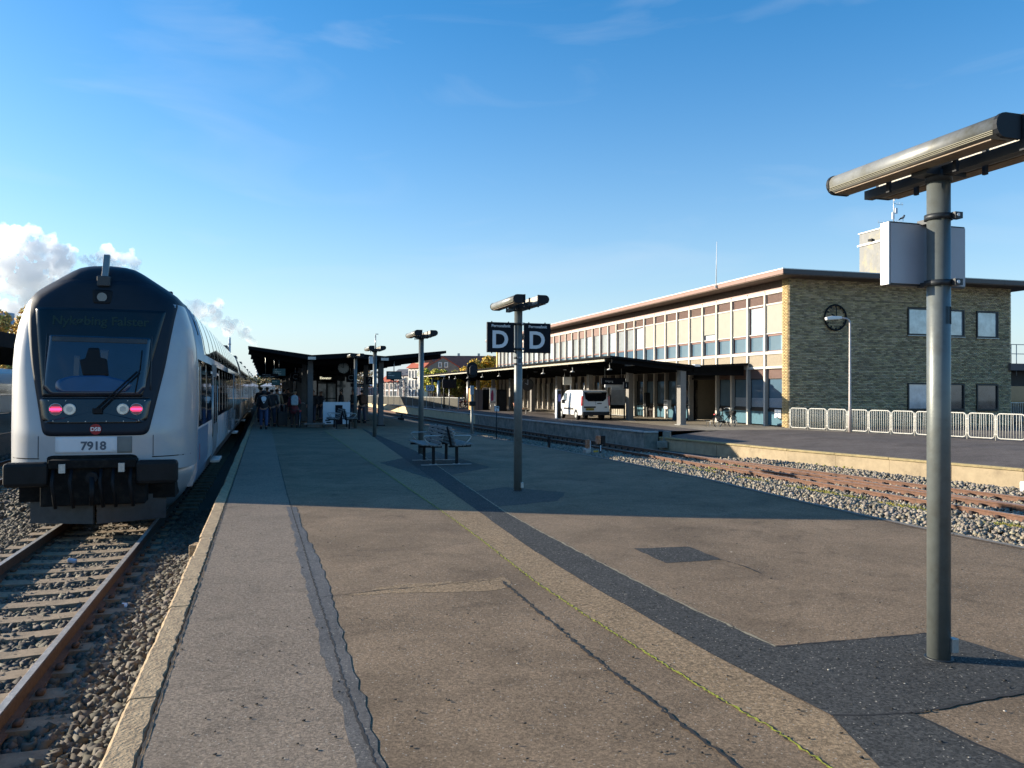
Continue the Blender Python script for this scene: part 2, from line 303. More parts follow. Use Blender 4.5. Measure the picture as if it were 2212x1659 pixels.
# ---- strips and patches of different asphalt, laid over the platform
def pxs(l, z=0.): return [G(a, b, z) for a, b in l]
crk = [(579, 890), (588, 935), (600, 985), (618, 1060), (633, 1110), (655, 1180), (668, 1225), (697, 1320), (722, 1400), (745, 1480), (775, 1560), (800, 1620), (818, 1662), (905, 1900)]
C = pxs(crk)
sheet('asphalt_strip_left', [KP(s, kw + .01) for s in (-1, 57)] + C, .0022, ASPG, jit=.01)
wl = [(618, 1095), (634, 1150), (645, 1215), (664, 1280), (681, 1340), (690, 1400), (712, 1470), (744, 1549), (752, 1600), (768, 1653), (850, 1880)]
wr = [(930, 1880), (827, 1653), (815, 1600), (799, 1549), (772, 1470), (750, 1405), (730, 1340), (712, 1270), (690, 1215), (667, 1166), (650, 1130), (640, 1095)]
sheet('damp_stain', pxs(wl + wr), .0038, WET, jit=.016, step=.12)
ribbon('asphalt_crack', C[2:], .012, .0055, CRACK, jit=.005, step=.03, wj=1.0)
yel = [(560, 870), (700, 930), (860, 1040), (954, 1104), (1035, 1163), (1153, 1255), (1257, 1325), (1442, 1441), (1571, 1520), (1661, 1570), (1792, 1659), (2200, 1960)]
dl = [(780, 925), (900, 1010), (1032, 1104), (1140, 1181), (1261, 1257), (1541, 1415), (1797, 1548), (1902, 1659), (2050, 1850)]
Y_ = pxs(yel); D_ = pxs(dl)
sheet('asphalt_strip_tan', Y_[1:] + D_[::-1], .0022, ASPT, jit=.006)
dr = [(900, 975), (1000, 1045), (1088, 1104), (1171, 1151), (1262, 1198), (1460, 1299), (1676, 1398), (2001, 1369), (2052, 1375), (2212, 1424), (2500, 1520), (2500, 1430), (2212, 1497), (1971, 1542), (2035, 1574), (2212, 1656), (2500, 1800), (2300, 1900)]
sheet('asphalt_strip_dark', pxs(dr) + D_[::-1], .0038, ASPD, jit=.008)
ribbon('strip_seam', pxs([(1796, 1548), (1880, 1545), (1971, 1541)]), .014, .0055, CRACK, jit=.006)
ribbon('strip_edge', pxs([(900, 975), (1000, 1045), (1088, 1104), (1171, 1151), (1262, 1198), (1460, 1299), (1676, 1398)]), .018, .0055, mat('strip_edge_pale', (.28, .24, .16), .9, var=.4, vs=30), jit=.006, wj=.9)
ribbon('strip_edge_dark', pxs([(1676, 1398), (2001, 1369)]), .018, .0055, CRACK, jit=.005, wj=.9)
ribbon('strip_edge_pad', pxs([(2300, 1475), (2212, 1497), (1971, 1542), (2035, 1574), (2212, 1656)]), .016, .0055, CRACK, jit=.005, wj=.9)
ribbon('moss_line', Y_[1:], .012, .006, MOSS, jit=.009, step=.02, wj=.95)
ribbon('moss_joint', Y_[1:], .012, .005, CRACK, jit=.008, step=.03, wj=.8)
sheet('asphalt_patch', pxs([(1370, 1185), (1490, 1181), (1558, 1209), (1438, 1217)]), .0022, ASPD, jit=.01, step=.08)
sheet('asphalt_patch', pxs([(985, 1068), (1090, 1052), (1222, 1064), (1205, 1082), (1040, 1098)]), .0022, ASPM, jit=.02, step=.1)
sheet('asphalt_patch', pxs([(820, 1000), (940, 975), (1060, 1010), (930, 1035)]), .003, ASPM, jit=.02, step=.1)
ribbon('asphalt_crack', pxs([(1081, 1253), (1160, 1320), (1254, 1399), (1365, 1484), (1447, 1548), (1597, 1659), (1750, 1780)]), .02, .006, CRACK, jit=.008, step=.03, wj=.9)
sheet('worn_patch', pxs([(750, 1285), (860, 1262), (1000, 1255), (1085, 1248), (1110, 1262), (1075, 1275), (960, 1280), (850, 1283)]), .002, ASPT, jit=.03, step=.1)
ribbon('asphalt_crack', pxs([(700, 1290), (800, 1278), (900, 1268), (1075, 1252)]), .010, .0045, CRACK, jit=.01, wj=.95)
ribbon('asphalt_crack', pxs([(1555, 1209), (1600, 1222), (1640, 1238)]), .02, .006, CRACK, jit=.01, wj=.95)
n = 300                                                            # pits, grit and fallen leaves on the asphalt
pts = [G(random.uniform(380, 2200), random.uniform(1120, 1650)) for k in range(n)]
many('grit', np.array([(p.x, p.y, .008) for p in pts]), RNG.uniform(.3, 1, (n, 3)) * np.array([.009, .007, .003]), mat('grit', (.5, .45, .38), .9, attr=True), tones=np.concatenate([np.repeat(RNG.choice([.06, .08, 1.0], n, p=[.62, .34, .04])[:, None], 3, 1)], 1))
# ---- ballast
def inview(P, m=260):
    d = P - np.array([0, 0, 1.7]); ok = d[:, 1] > .6; x = 1106 + F * d[:, 0] / d[:, 1]; y = 842 - F * d[:, 2] / d[:, 1]
    return ok & (x > -m) & (x < 2212 + m) & (y < 1659 + m)
def stones(name, P, s0, s1, m, **k):
    n = len(P); h = RNG.uniform(s0, s1, (n, 1)) * RNG.uniform(.55, 1.15, (n, 3)); return many(name, P, h, m, rots=RNG.normal(size=(n, 4)), jit=.32, **k)
def scatter(n, s0, s1, p0, p1, z):
    s_ = RNG.uniform(s0, s1, n); p_ = RNG.uniform(p0, p1, n); P = np.stack([K0.x + TD.x * s_ + AD.x * p_, TD.y * s_ + AD.y * p_, np.full(n, z) + RNG.uniform(-.035, .022, n)], 1); return P, s_, p_
mb = MB(); mb.add([KP(-14, -40, -.835), KP(-14, 0, -.835), KP(170, 0, -.835), KP(170, -40, -.835)], [(0, 1, 2, 3)]); mb.build('track_bed', BALL, None, kind='structure')
P, s_, p_ = scatter(120000, 1.5, 17, -9, 0, -.846); P[:, 2] += .10 * np.clip(1 + p_ / .45, 0, 1); P[:, 2] += .04 * (p_ > -.85); P = P[inview(P, 120)]; stones('ballast', P, .017, .042, STONE)
P, s_, p_ = scatter(60000, 17, 60, -16, -3.2, -.825); P = P[inview(P)]; P = P[RNG.random(len(P)) < .5]; stones('ballast', P, .03, .055, STONE)
# ---- tracks
PROF = [(-.07, 0), (.07, 0), (.07, .012), (.012, .03), (.012, .125), (.036, .135), (.036, .165), (.028, .172), (-.028, .172), (-.036, .165), (-.036, .135), (-.012, .125), (-.012, .03), (-.07, .012)]
def sweep(name, pts, prof, mats, parent, hi=(), **k):
    V = []; Fs = []; mi = []; n = len(prof)
    for i, p in enumerate(pts):
        d = (Vector(pts[min(i + 1, len(pts) - 1)]) - Vector(pts[max(0, i - 1)])); d.z = 0; d.normalize(); x = Vector((d.y, -d.x, 0))
        for (a, b) in prof: V.append(tuple(Vector(p) + x * a + Vector((0, 0, b))))
        if i:
            for j in range(n): Fs.append([(i - 1) * n + j, (i - 1) * n + (j + 1) % n, i * n + (j + 1) % n, i * n + j]); mi.append(1 if j in hi else 0)
    Fs.append(list(range(n))); mi.append(0); Fs.append([(len(pts) - 1) * n + j for j in range(n)]); mi.append(0)
    me = bpy.data.meshes.new(name); me.from_pydata(V, [], Fs)
    for q in mats: me.materials.append(q)
    me.polygons.foreach_set('material_index', mi)
    bm = bmesh.new(); bm.from_mesh(me); bmesh.ops.recalc_face_normals(bm, faces=bm.faces); bm.to_mesh(me); bm.free()
    return link(bpy.data.objects.new(name, me), parent, **k)
def sleeper_mesh(m, L=2.5):
    mb = MB(); poly = [(-L / 2, -.14), (L / 2, -.14), (L / 2, .0), (L / 2 - .02, .02), (.62, .02), (.35, .004), (-.35, .004), (-.62, .02), (-L / 2 + .02, .02), (-L / 2, 0)]
    mb.prism(poly, -.12, .12); return mb.mesh('sleeper', m)
track = thing('railway_track', 'rusty railway track in front of the train, with concrete sleepers in dark ballast', 'railway track', KP(0, TC, -.792), TA)
for sx in (-1, 1): sweep('rail', [(sx * .7535, y, 0) for y in (-6, 10, 60, 160)], PROF, [RUST, SHINE], track, hi=(7,))
sm = sleeper_mesh(SLEEP); fy = []
for i in range(92):
    y = -1 + i * .62; inst(sm, 'sleeper', track, (random.uniform(-.02, .02), y, random.uniform(-.006, .006)), random.uniform(-.012, .012)); fy += [(sx * .7535 + e, y, .04) for sx in (-1, 1) for e in (-.1, .1)]
many('rail_fastener', np.array(fy), np.tile([[.028, .045, .016]], (len(fy), 1)), RUST, parent=track, jit=.1, tones=np.full((len(fy), 3), .8))
# right-hand tracks (turnout)
RZ = -1.072
def lineA(Y): return 9.92 - .335 * (Y - 19.1) if Y < 40 else 9.92 - .335 * 20.9 - .352 * (Y - 40) + (.0 if Y < 60 else .012 * (Y - 60))
ys = [4, 12, 20, 28, 34, 40, 48, 56, 66, 78, 92, 120, 150]
tr = thing('railway_track', 'rust-red turnout track between the main platform and the station building', 'railway track', (0, 0, RZ))
hd = (7,)
sweep('rail', [(lineA(y), y, 0) for y in ys], PROF, [RUSTB, SHINE], tr, hi=hd)
sweep('rail', [(lineA(y) + 1.575, y, 0) for y in ys], PROF, [RUSTB, SHINE], tr, hi=hd)
def lineC(Y): return 11.53 - .442 * (Y - 22.2) if Y < 31 else lineA(Y) + 1.60 + .12 * max(0, (34 - Y) / 3)
sweep('rail', [(lineC(y), y, .0) for y in (8, 14, 20, 26, 29, 31, 34)], PROF, [RUSTB, SHINE], tr, hi=hd)
sweep('rail', [(lineC(y) - 1.62, y, .0) for y in (8, 14, 20, 26, 28.5)], PROF, [RUSTB, SHINE], tr, hi=hd)
0 and sweep('check_rail', [(lineA(y) + 1.50, y, .0) for y in (15, 19, 24)], PROF, [RUST, SHINE], tr, hi=hd)
0 and sweep('check_rail', [(lineC(y) - 1.54, y, .0) for y in (14, 18, 22)], PROF, [RUST, SHINE], tr, hi=hd)
tm = sleeper_mesh(TIMB, 2.6); fy = []
DR = math.atan(.335)
for i in range(80):
    y = 6 + i * .62; x = lineA(y) + .79; ln = 1.0
    o = inst(tm, 'sleeper', tr, (x + (lineC(y) - lineA(y) - 1.6) / 2 if y < 31 else x, y, -.012), DR)
    if y < 31: o.scale.x = (2.7 + (lineC(y) - lineA(y) - 1.6)) / 2.6
    xs = [lineA(y), lineA(y) + 1.575] + ([lineC(y), lineC(y) - 1.62] if y < 30 else [])
    fy += [(a + e, y + .04 * 0, .045) for a in xs for e in (-.11, .11)]
many('rail_fastener', np.array(fy), np.tile([[.03, .05, .062]], (len(fy), 1)), mat('dark_fastener', (.03, .018, .014), .8), parent=tr, jit=.15, tones=np.full((len(fy), 3), .8))
mb = MB(); mb.add([(x, y, -1.12) for x, y in ((60, -10), (60, 150), (-42, 152), (-28, 110), (-8.3, 50.4), (-1.2, 29.3), (2.7, 18.7), (5.6, 8.7), (11, -6))], [list(range(9))]); mb.build('track_bed', BALL, None, kind='structure')
n = 190000; Yv = 5 + 55 * RNG.random(n) ** 1.5; X0 = np.interp(Yv, [a[1] for a in RE], [a[0] for a in RE]); wv = np.interp(Yv, [5, 22, 30, 38, 60], [16, 12.4, 11.2, 7.2, 3.6]); u = RNG.random(n); P = np.stack([X0 + .05 + u * wv, Yv, -1.10 + RNG.uniform(-.03, .04, n)], 1)
dA = P[:, 0] - np.array([lineA(y) for y in Yv]); dC = P[:, 0] - np.array([lineC(y) for y in Yv])
bank = np.clip(1 - np.abs(dA + 1.75) / .9, 0, 1) * .12 + np.clip(1 - np.abs(dC - 1.5) / .8, 0, 1) * .14
keep = RNG.random(n) < np.where((dA > -.1) & (dC < .1), .7, 1.0); P[:, 2] += bank + .03
# a bare earthy strip with grass beside the near rail
bare = (dA > -1.25) & (dA < -.45) & (Yv < 27); keep &= ~bare | (RNG.random(n) < .12); keep &= inview(P)
P = P[keep]; stones('ballast', P, .015, .045, STONEW)
GR = mat('grass_blades', (.22, .24, .045), .8, var=.4, vs=3, attr=True)
n = 30000; Yv = RNG.uniform(6, 30, n); X = np.array([lineA(y) for y in Yv]) - RNG.normal(.95, .26, n); clump = RNG.random(n); z = np.full(n, -1.06); k = np.sin(Yv * 2.1) + np.sin(Yv * .9 + 1) > -.5
X, Yv = X[k], Yv[k]; n = len(X); P = np.stack([X, Yv, np.full(n, -1.06)], 1); g = RNG.uniform(.5, 1.5, (n, 1))
q = np.concatenate([np.ones((n, 1)), RNG.normal(0, .3, (n, 3))], 1)
many('grass', P, np.stack([RNG.uniform(.004, .009, n), RNG.uniform(.003, .006, n), RNG.uniform(.015, .06, n)], 1), GR, jit=.5, rots=q, tones=np.concatenate([g * RNG.uniform(.8, 1.6, (n, 1)), g, g], 1))
bx = lambda c, n_, r: (np.array(c)[None] + RNG.normal(0, 1, (n_, 3)) * np.array(r))
P = np.concatenate([bx((lineC(28) + 1.9, 28.2, -1.0), 50, (.6, .6, .03)), bx((-1.9, 30.6, -.95), 200, (.12, .15, .06)), bx((7.2, 27.5, -1.02), 110, (.5, .5, .05))])
many('weeds', P, RNG.uniform(.008, .035, (len(P), 3)), GR, jit=.5, rots=RNG.normal(size=(len(P), 4)))
# ---- station-side platform
SG = -.28; LZ = -.53
EH = [(6.3, 38.0), (1.45, 51.0), (.35, 54.2), (-3.0, 64.3), (-6.6, 74.6), (-13.4, 96), (-24, 132), (-30, 152)]
EL_ = [(26.5, 0), (14.7, 22.9), (10.5, 30.4), (7.0, 38.0)]
NE = [(30.5, 3), (18.2, 24.6), (14.0, 32.3), (10.2, 40.0)]
V = [(a, b, LZ) for a, b in EL_] + [(a, b, SG) for a, b in NE]
mb = MB(); mb.add(V, [(0, 1, 5, 4), (1, 2, 6, 5), (2, 3, 7, 6)]); mb.build('station_platform_apron', ASPF, None, kind='structure')
mb = MB(); mb.add([(a, b, SG) for a, b in NE] + [(7.0, 38.2, SG), (6.3, 38.2, SG)] + [(a, b, SG) for a, b in EH[1:]] + [(200, 152, SG), (200, 3, SG)], [list(range(4 + 2 + len(EH) - 1 + 2))]); mb.build('station_platform', ASPF, None, kind='structure')
sheet('concrete_paving', [(9.6, 39.3), (14.3, 40.5), (15.0, 42.4), (1.5, 90), (-.5, 90), (6.4, 53)], SG + .005, CONC)
sheet('concrete_paving', [(20.6, 32.6), (21.5, 32.9), (15.0, 42.2), (14.2, 40.6)], SG + .006, CONC)
wallr = thing('retaining_wall', 'pale concrete retaining wall of the low station platform, lit by the sun, beside the red rails', 'retaining wall')
def facing(root, E, ztop, step, m, mc, th=.1, cap=.07, rough=.0):
    for a, b in zip(E, E[1:]):
        a = Vector((*a, 0)); b = Vector((*b, 0)); L = (b - a).length; d = (b - a) / L; n = max(1, round(L / step)); lft = Vector((-d.y, d.x, 0))
        for k in range(n):
            p = a + d * (L * k / n + .006); q = a + d * (L * (k + 1) / n - .006); e = random.uniform(-.012, .012)
            mb = MB(); mid = (p + q) / 2 - lft * (0.10 + e); mb.box((mid.x, mid.y, (ztop - cap - 1.3) / 2), ((q - p).length, th, ztop - cap + 1.3), rz=math.atan2(d.y, d.x)); mb.build('wall_panel', m, root)
            mb = MB(); mid = (p + q) / 2 - lft * .14; mb.box((mid.x, mid.y, ztop - cap / 2 + .004 + e * .3), ((q - p).length, .30, cap + .004), rz=math.atan2(d.y, d.x)); mb.build('coping_stone', mc, root, bevel=.012)
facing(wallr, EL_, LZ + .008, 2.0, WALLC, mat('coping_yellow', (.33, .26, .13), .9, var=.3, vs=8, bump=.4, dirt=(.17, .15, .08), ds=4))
wallf = thing('retaining_wall', 'old stained wall of the high station platform under its pale coping, mostly in shade', 'retaining wall')
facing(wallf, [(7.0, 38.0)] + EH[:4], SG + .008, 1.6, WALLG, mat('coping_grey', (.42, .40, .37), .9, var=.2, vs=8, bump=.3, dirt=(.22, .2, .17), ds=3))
wallg = thing('retaining_wall', 'sunlit pale block wall of the far station platform beyond the speed sign', 'retaining wall')
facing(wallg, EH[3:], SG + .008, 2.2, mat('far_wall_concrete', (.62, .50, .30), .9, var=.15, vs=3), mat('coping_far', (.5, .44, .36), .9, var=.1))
mb = MB(); mb.box((7.35, 37.75, -.62), (.35, .45, .75), rz=-.3); mb.box((7.1, 37.5, -.85), (.5, .3, .3), rz=-.3); mb.build('brick_pier', WALLG, wallf, bevel=.02)
# ================================================================== STATION BUILDING
K = 1.1653; SO = Vector((14.78, 42.53, SG)); SA = math.atan(.287)
def SW(x, y, z=0): return SO + Matrix.Rotation(SA, 3, 'Z') @ Vector((x * K, y * K, z * K))     # station frame (old units) to world
B = thing('station_building', 'long two-storey station building of yellow brick with rows of pale mullions and a flat roof', 'building', SO, SA)
LEN = 52.3; u0 = 1.862; sp = 1.482; WD = 12.9
def bb(name, m, x0, x1, y0, y1, z0, z1, parent=B, bevel=0., **k):
    mb = MB(); mb.box(((x0 + x1) / 2 * K, (y0 + y1) / 2 * K, (z0 + z1) / 2 * K), (abs(x1 - x0) * K, abs(y1 - y0) * K, abs(z1 - z0) * K)); return mb.build(name, m, parent, bevel=bevel, **k)
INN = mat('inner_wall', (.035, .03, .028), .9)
yr0, yr1 = u0 + 3 * sp + .06, u0 + 5 * sp - .06                     # the entrance recess
bb('inner_wall', INN, .34, .5, .5, yr0, 0, 6.8); bb('inner_wall', INN, .34, .5, yr1, LEN - .4, 0, 6.8); bb('inner_wall', INN, .34, .5, yr0, yr1, 2.3, 6.8)
REC = mat('recess_plaster', (.20, .17, .12), .9, var=.1)
bb('recess_wall', REC, 1.7, 1.8, yr0, yr1, 0, 2.35); bb('recess_wall', REC, .34, 1.7, yr1, yr1 + .1, 0, 2.35); bb('recess_wall', REC, .34, 1.7, yr0 - .1, yr0, 0, 2.35); bb('recess_ceiling', INN, .1, 1.8, yr0, yr1, 2.3, 2.4)
d = bb('door', mat('dark_door', (.016, .014, .014), .5), 1.63, 1.69, yr0 + .35, yr0 + 1.15, 0, 1.82, label='dark entrance door with a paper notice')
bb('notice', SWHT, 1.615, 1.63, yr0 + .62, yr0 + .85, 1.15, 1.45, d); bb('handle', GALV, 1.59, 1.63, yr0 + 1.04, yr0 + 1.08, .9, .98, d)
bb('step', CONC, .3, 1.7, yr0, yr1, 0, .06)
# --- brick: the end wall and its return strips, real bricks on a mortar body
bb('end_wall', MORT, .02, WD - .02, .02, .45, 0, 6.86)
bb('rear_wall', MORT, WD - .4, WD - .02, .45, LEN - .4, 0, 6.86); bb('far_end_wall', mat('far_brick', (.55, .40, .16), .9, var=.15), 0, WD, LEN - .4, LEN, 0, 6.86)
EW = [(6.58, 7.86, 4.4, 5.72), (8.63, 9.96, 4.38, 5.70), (10.71, 12.06, 4.36, 5.68), (6.58, 7.86, .79, 2.1), (8.63, 9.96, .77, 2.08), (10.71, 12.06, .76, 2.06)]
cs, hs_, tn = [], [], []
bh, bw = .084, .27
z = 0.; r = 0
while z < 6.86 * K:
    x = -(r % 2) * bw / 2
    g0 = random.uniform(.86, 1.12)
    while x < WD * K:
        a, b = max(0, x), min(WD * K, x + bw - .011)
        segs = [(a, b)]; cz = z + bh / 2
        for l, rr, q, t in EW:
            if q * K - .02 < cz < t * K + .02:
                n_ = []
                for (s0, s1) in segs:
                    L0, R0 = l * K + .02, rr * K - .02
                    if s1 <= L0 or s0 >= R0: n_.append((s0, s1)); continue
                    if s0 < L0: n_.append((s0, L0))
                    if s1 > R0: n_.append((R0, s1))
                segs = n_
        for a, b in segs:
            cx = (a + b) / 2
            if b - a > .012:
                cs.append((cx, -.001 + random.uniform(-.004, .004), cz)); hs_.append(((b - a) / 2, .03, (bh - .014) / 2)); g = g0 * random.choice([.6, .75, .9, 1.0, 1.1, 1.25]); tn.append((g * 1.0, g * 1.02, g * random.uniform(1.1, 1.35)))  # end-wall bricks toned cooler, the wall's shade put into their colour
        x += bw
    y = (r % 2) * bw / 2 - bw
    while y < .45 * K:
        a, b = max(.0, y), min(.45 * K, y + bw - .011)
        if b - a > .03: cs.append((-.001 + random.uniform(-.003, .003), (a + b) / 2 + .03, z + bh / 2)); hs_.append((.03, (b - a) / 2, (bh - .014) / 2)); g = random.uniform(.8, 1.15); tn.append((g, g, g))
        y += bw
    z += bh; r += 1
many('brick', np.array(cs), np.array(hs_), BRKM, parent=B, jit=.03, tones=np.array(tn))
FRD = mat('black_frame', (.010, .011, .013), .45)
BLD = mat('glass_mirror', (.36, .42, .47), .12, .25, var=.3, vs=1.6, coat=1.)
GDK = mat('glass_dim', (.055, .06, .062), .1, .3, var=.5, vs=1.5, coat=1.)
for i, (l, r_, q, t) in enumerate(EW):
    mb = MB(); c = ((l + r_) / 2 * K, 0, (q + t) / 2 * K); w, h = (r_ - l) * K, (t - q) * K; f = .085
    for (x, zz, sx, sz) in ((c[0], c[2] + h / 2 - f / 2, w, f), (c[0], c[2] - h / 2 + f / 2, w, f), (c[0] - w / 2 + f / 2, c[2], f, h - 2 * f), (c[0] + w / 2 - f / 2, c[2], f, h - 2 * f)): mb.box((x, -.02, zz), (sx, .14, sz))
    wf = mb.build('window', FRD, B); mb = MB(); mb.box((c[0], .0, c[2]), (w - 2 * f, .03, h - 2 * f)); mb.build('pane', BLD if i < 4 else GDK, wf)
    mb = MB(); mb.box((c[0], -.07, q * K - .03), (w + .06, .1, .035)); mb.build('sill', GALV if i < 3 else FRD, wf)
# --- bays
def mesh_box(x0, x1, y0, y1, z0, z1, m, name='part'):
    mb = MB(); mb.box(((x0 + x1) / 2 * K, (y0 + y1) / 2 * K, (z0 + z1) / 2 * K), (abs(x1 - x0) * K, abs(y1 - y0) * K, abs(z1 - z0) * K)); return mb.mesh(name, m)
mull = mesh_box(-.05, .2, -.058, .058, .0, 6.42, CREAM); mullg = mesh_box(-.05, .22, -.075, .075, .0, 2.74, mat('pillar_shade_grey', (.31, .29, .26), .75, var=.1))  # ground-floor pillars: canopy shade put into a darker copy of the cream
a, b = .062, sp - .062
beamt = mesh_box(-.03, .15, a, b, 6.29, 6.45, FACW); beaml = mesh_box(-.0, .15, a, b, 5.78, 5.85, FACW); beams = mesh_box(-.03, .15, a, b, 3.43, 3.57, FACW); beamm = mesh_box(-.03, .15, a, b, 2.75, 2.86, FACW)
spand = mesh_box(.03, .15, a, b, 2.86, 3.43, SPAN); teal = mesh_box(.12, .2, a, b, .07, .70, TEAL); tealb = mesh_box(.1, .24, a, b, .70, .84, FRD)
def louvre(z0, z1, n, x):
    mb = MB(); mb.box(((x + .09) * K, (a + b) / 2 * K, (z0 + z1) / 2 * K), (.03, (b - a) * K, (z1 - z0) * K))
    h = (z1 - z0) * K / n
    for k in range(n): mb.add([(x * K, a * K, z0 * K + h * k), (x * K, b * K, z0 * K + h * k), (x * K, b * K, z0 * K + h * (k + .45)), (x * K, a * K, z0 * K + h * (k + .45)), ((x + .07) * K, a * K, z0 * K + h * (k + .95)), ((x + .07) * K, b * K, z0 * K + h * (k + .95))], [(0, 1, 2, 3), (3, 2, 5, 4)])
    return mb.mesh('louvre', BROWN)
lou = louvre(5.85, 6.29, 9, .06); loug = louvre(2.29, 2.75, 9, .1); loub = mesh_box(.06, .12, a, b, 5.72, 6.29, BROWN)
def frame(y0, y1, z0, z1, f, x0, x1, m):
    mb = MB(); 
    for (q, r_, s_, t) in ((y0, y1, z1 - f, z1), (y0, y1, z0, z0 + f), (y0, y0 + f, z0 + f, z1 - f), (y1 - f, y1, z0 + f, z1 - f)): mb.box(((x0 + x1) / 2 * K, (q + r_) / 2 * K, (s_ + t) / 2 * K), ((x1 - x0) * K, (r_ - q) * K, (t - s_) * K))
    return mb.mesh('frame', m)
frl = frame(a, b, 3.57, 4.35, .045, .08, .15, RFRM); fru = frame(a, b, 4.35, 5.78, .05, .08, .15, RFRM); frg = frame(a, b, .84, 2.29, .05, .14, .2, FRD)
panl = mesh_box(.115, .13, a + .05, b - .05, 3.62, 4.30, GLSB); panu = mesh_box(.115, .13, a + .05, b - .05, 4.40, 5.73, GLSW); pang = mesh_box(.16, .18, a + .05, b - .05, .89, 2.24, GLSB)
panuw = mesh_box(.115, .13, a + .05, b - .05, 4.40, 5.73, mat('glass_pale', (.5, .58, .62), .1, coat=.8)); pand = mesh_box(.16, .18, a + .05, b - .05, .3, 2.24, GLSD)
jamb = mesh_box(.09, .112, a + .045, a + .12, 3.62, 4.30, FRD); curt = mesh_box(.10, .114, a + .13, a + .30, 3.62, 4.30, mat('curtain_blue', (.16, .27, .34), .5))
bli = mesh_box(.035, .05, a + .02, b - .01, 4.42, 5.78, BLIND); blis = mesh_box(.035, .05, a + .02, b - .01, 4.72, 5.78, BLIND)
mb = MB(); mb.box((.04 * K, (a + .012) * K, 5.1 * K), (.03, .028, 1.38 * K)); mb.box((.04 * K, (a + b) / 2 * K, 4.42 * K), (.05, (b - a) * K, .05)); rail_ = mb.mesh('blind_rail', FACW)
mb = MB()
for k in range(9): mb.box((.15 * K, (a + b) / 2 * K, (.92 + .05 * k) * K), (.01, (b - a - .12) * K, .018))
slats = mb.mesh('venetian_blind', SWHT); frame_e = mb
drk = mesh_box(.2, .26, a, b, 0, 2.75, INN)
for i in range(-1, 34):
    y = (u0 + i * sp) * K
    if i == -1: y0 = .45; y = (u0 - sp) * K
    P = (0, y, 0)
    inst(beamt, 'beam', B, P); inst(beams, 'beam', B, P); inst(beamm, 'beam', B, P)
    far = i >= 8
    if not (i >= 12): inst(beaml, 'beam', B, P); inst(lou, 'louvre', B, P)
    else: inst(loub, 'louvre', B, P)
    inst(spand, 'spandrel', B, P)
    w = inst(fru, 'window', B, P); lo = inst(frl, 'window', B, P)
    q_ = inst(panl, 'pane', lo); inst(jamb, 'jamb_shadow', lo); inst(curt, 'curtain', lo)
    if i < 9 and i != 0:
        inst(panuw, 'pane', w); inst(blis if i == 4 - 1 else bli, 'blind', w); inst(rail_, 'blind_rail', w)
    elif i == 0: inst(panuw, 'pane', w); inst(rail_, 'blind_rail', w)
    else: inst(panu if i % 3 else panuw, 'pane', w)
    if i == 14:
        op = inst(panuw, 'open_casement', B, (-.28, y, 0), label='window pane tilted open'); op.rotation_euler = (0, R(3.5), 0)
    # ground floor
    if i not in (3, 4):
        if i < 3:
            inst(loug, 'louvre', B, P); w = inst(frg, 'window', B, P); inst(pang, 'pane', w)
            if i != 2: inst(slats, 'venetian_blind', w)
            inst(teal, 'panel', B, P); inst(tealb, 'rail', B, P)
        else:
            inst(drk, 'panel', B, P)
            if i < 10: w = inst(frg, 'window', B, P); inst(pang if i in (6, 7, 8) else pand, 'pane', w); inst(teal, 'panel', B, P) if i in (5, 6, 7, 9) else 0
            else: w = inst(frg, 'window', B, P); inst(pand, 'pane', w)
for i in range(0, 34):
    if i == 4: me_ = mesh_box(-.05, .2, -.058, .058, 2.74, 6.42, CREAM); inst(me_, 'mullion', B, (0, (u0 + i * sp) * K, 0)); continue
    inst(mull, 'mullion', B, (0, (u0 + i * sp) * K, 0))
    if i < 14: inst(mullg, 'pillar', B, (.001, (u0 + i * sp) * K, 0))
bb('trim', mat('trim_pink', (.42, .28, .25), .6), -.02, .3, .45, LEN - .4, 6.452, 6.52); bb('upper_wall', EAVE, .02, .3, .45, LEN - .4, 6.52, 6.88)
# roof with its eaves
ov, oe = 1.0, 1.0
bb('soffit', EAVE, -ov + .03, WD + 1.2, -oe + .03, LEN + .8, 6.865, 6.94)
roof = bb('roof', mat('roof_felt', (.12, .11, .10), .9), -ov + .05, WD + 1.3, -oe + .05, LEN + .8, 6.942, 7.10)
for y in range(18):
    y0 = -oe + y * 3.0; bb('fascia_board', FASC, -ov, -ov + .04, y0 + .005, min(y0 + 2.992, LEN + .8), 6.91, 7.10, roof)
for x in range(5):
    x0 = -ov + .045 + x * 3.1; bb('fascia_board', mat('fascia_end', (.05, .035, .035), .4), x0, min(x0 + 3.09, WD + 1.3), -oe, -oe + .04, 6.91, 7.10, roof)
bb('roof_edge', WHT, -ov - .03, -ov + .06, -oe - .03, LEN + .8, 7.102, 7.15, roof); bb('roof_edge', GALV, -ov + .065, WD + 1.32, -oe - .03, -oe + .06, 7.102, 7.14, roof)
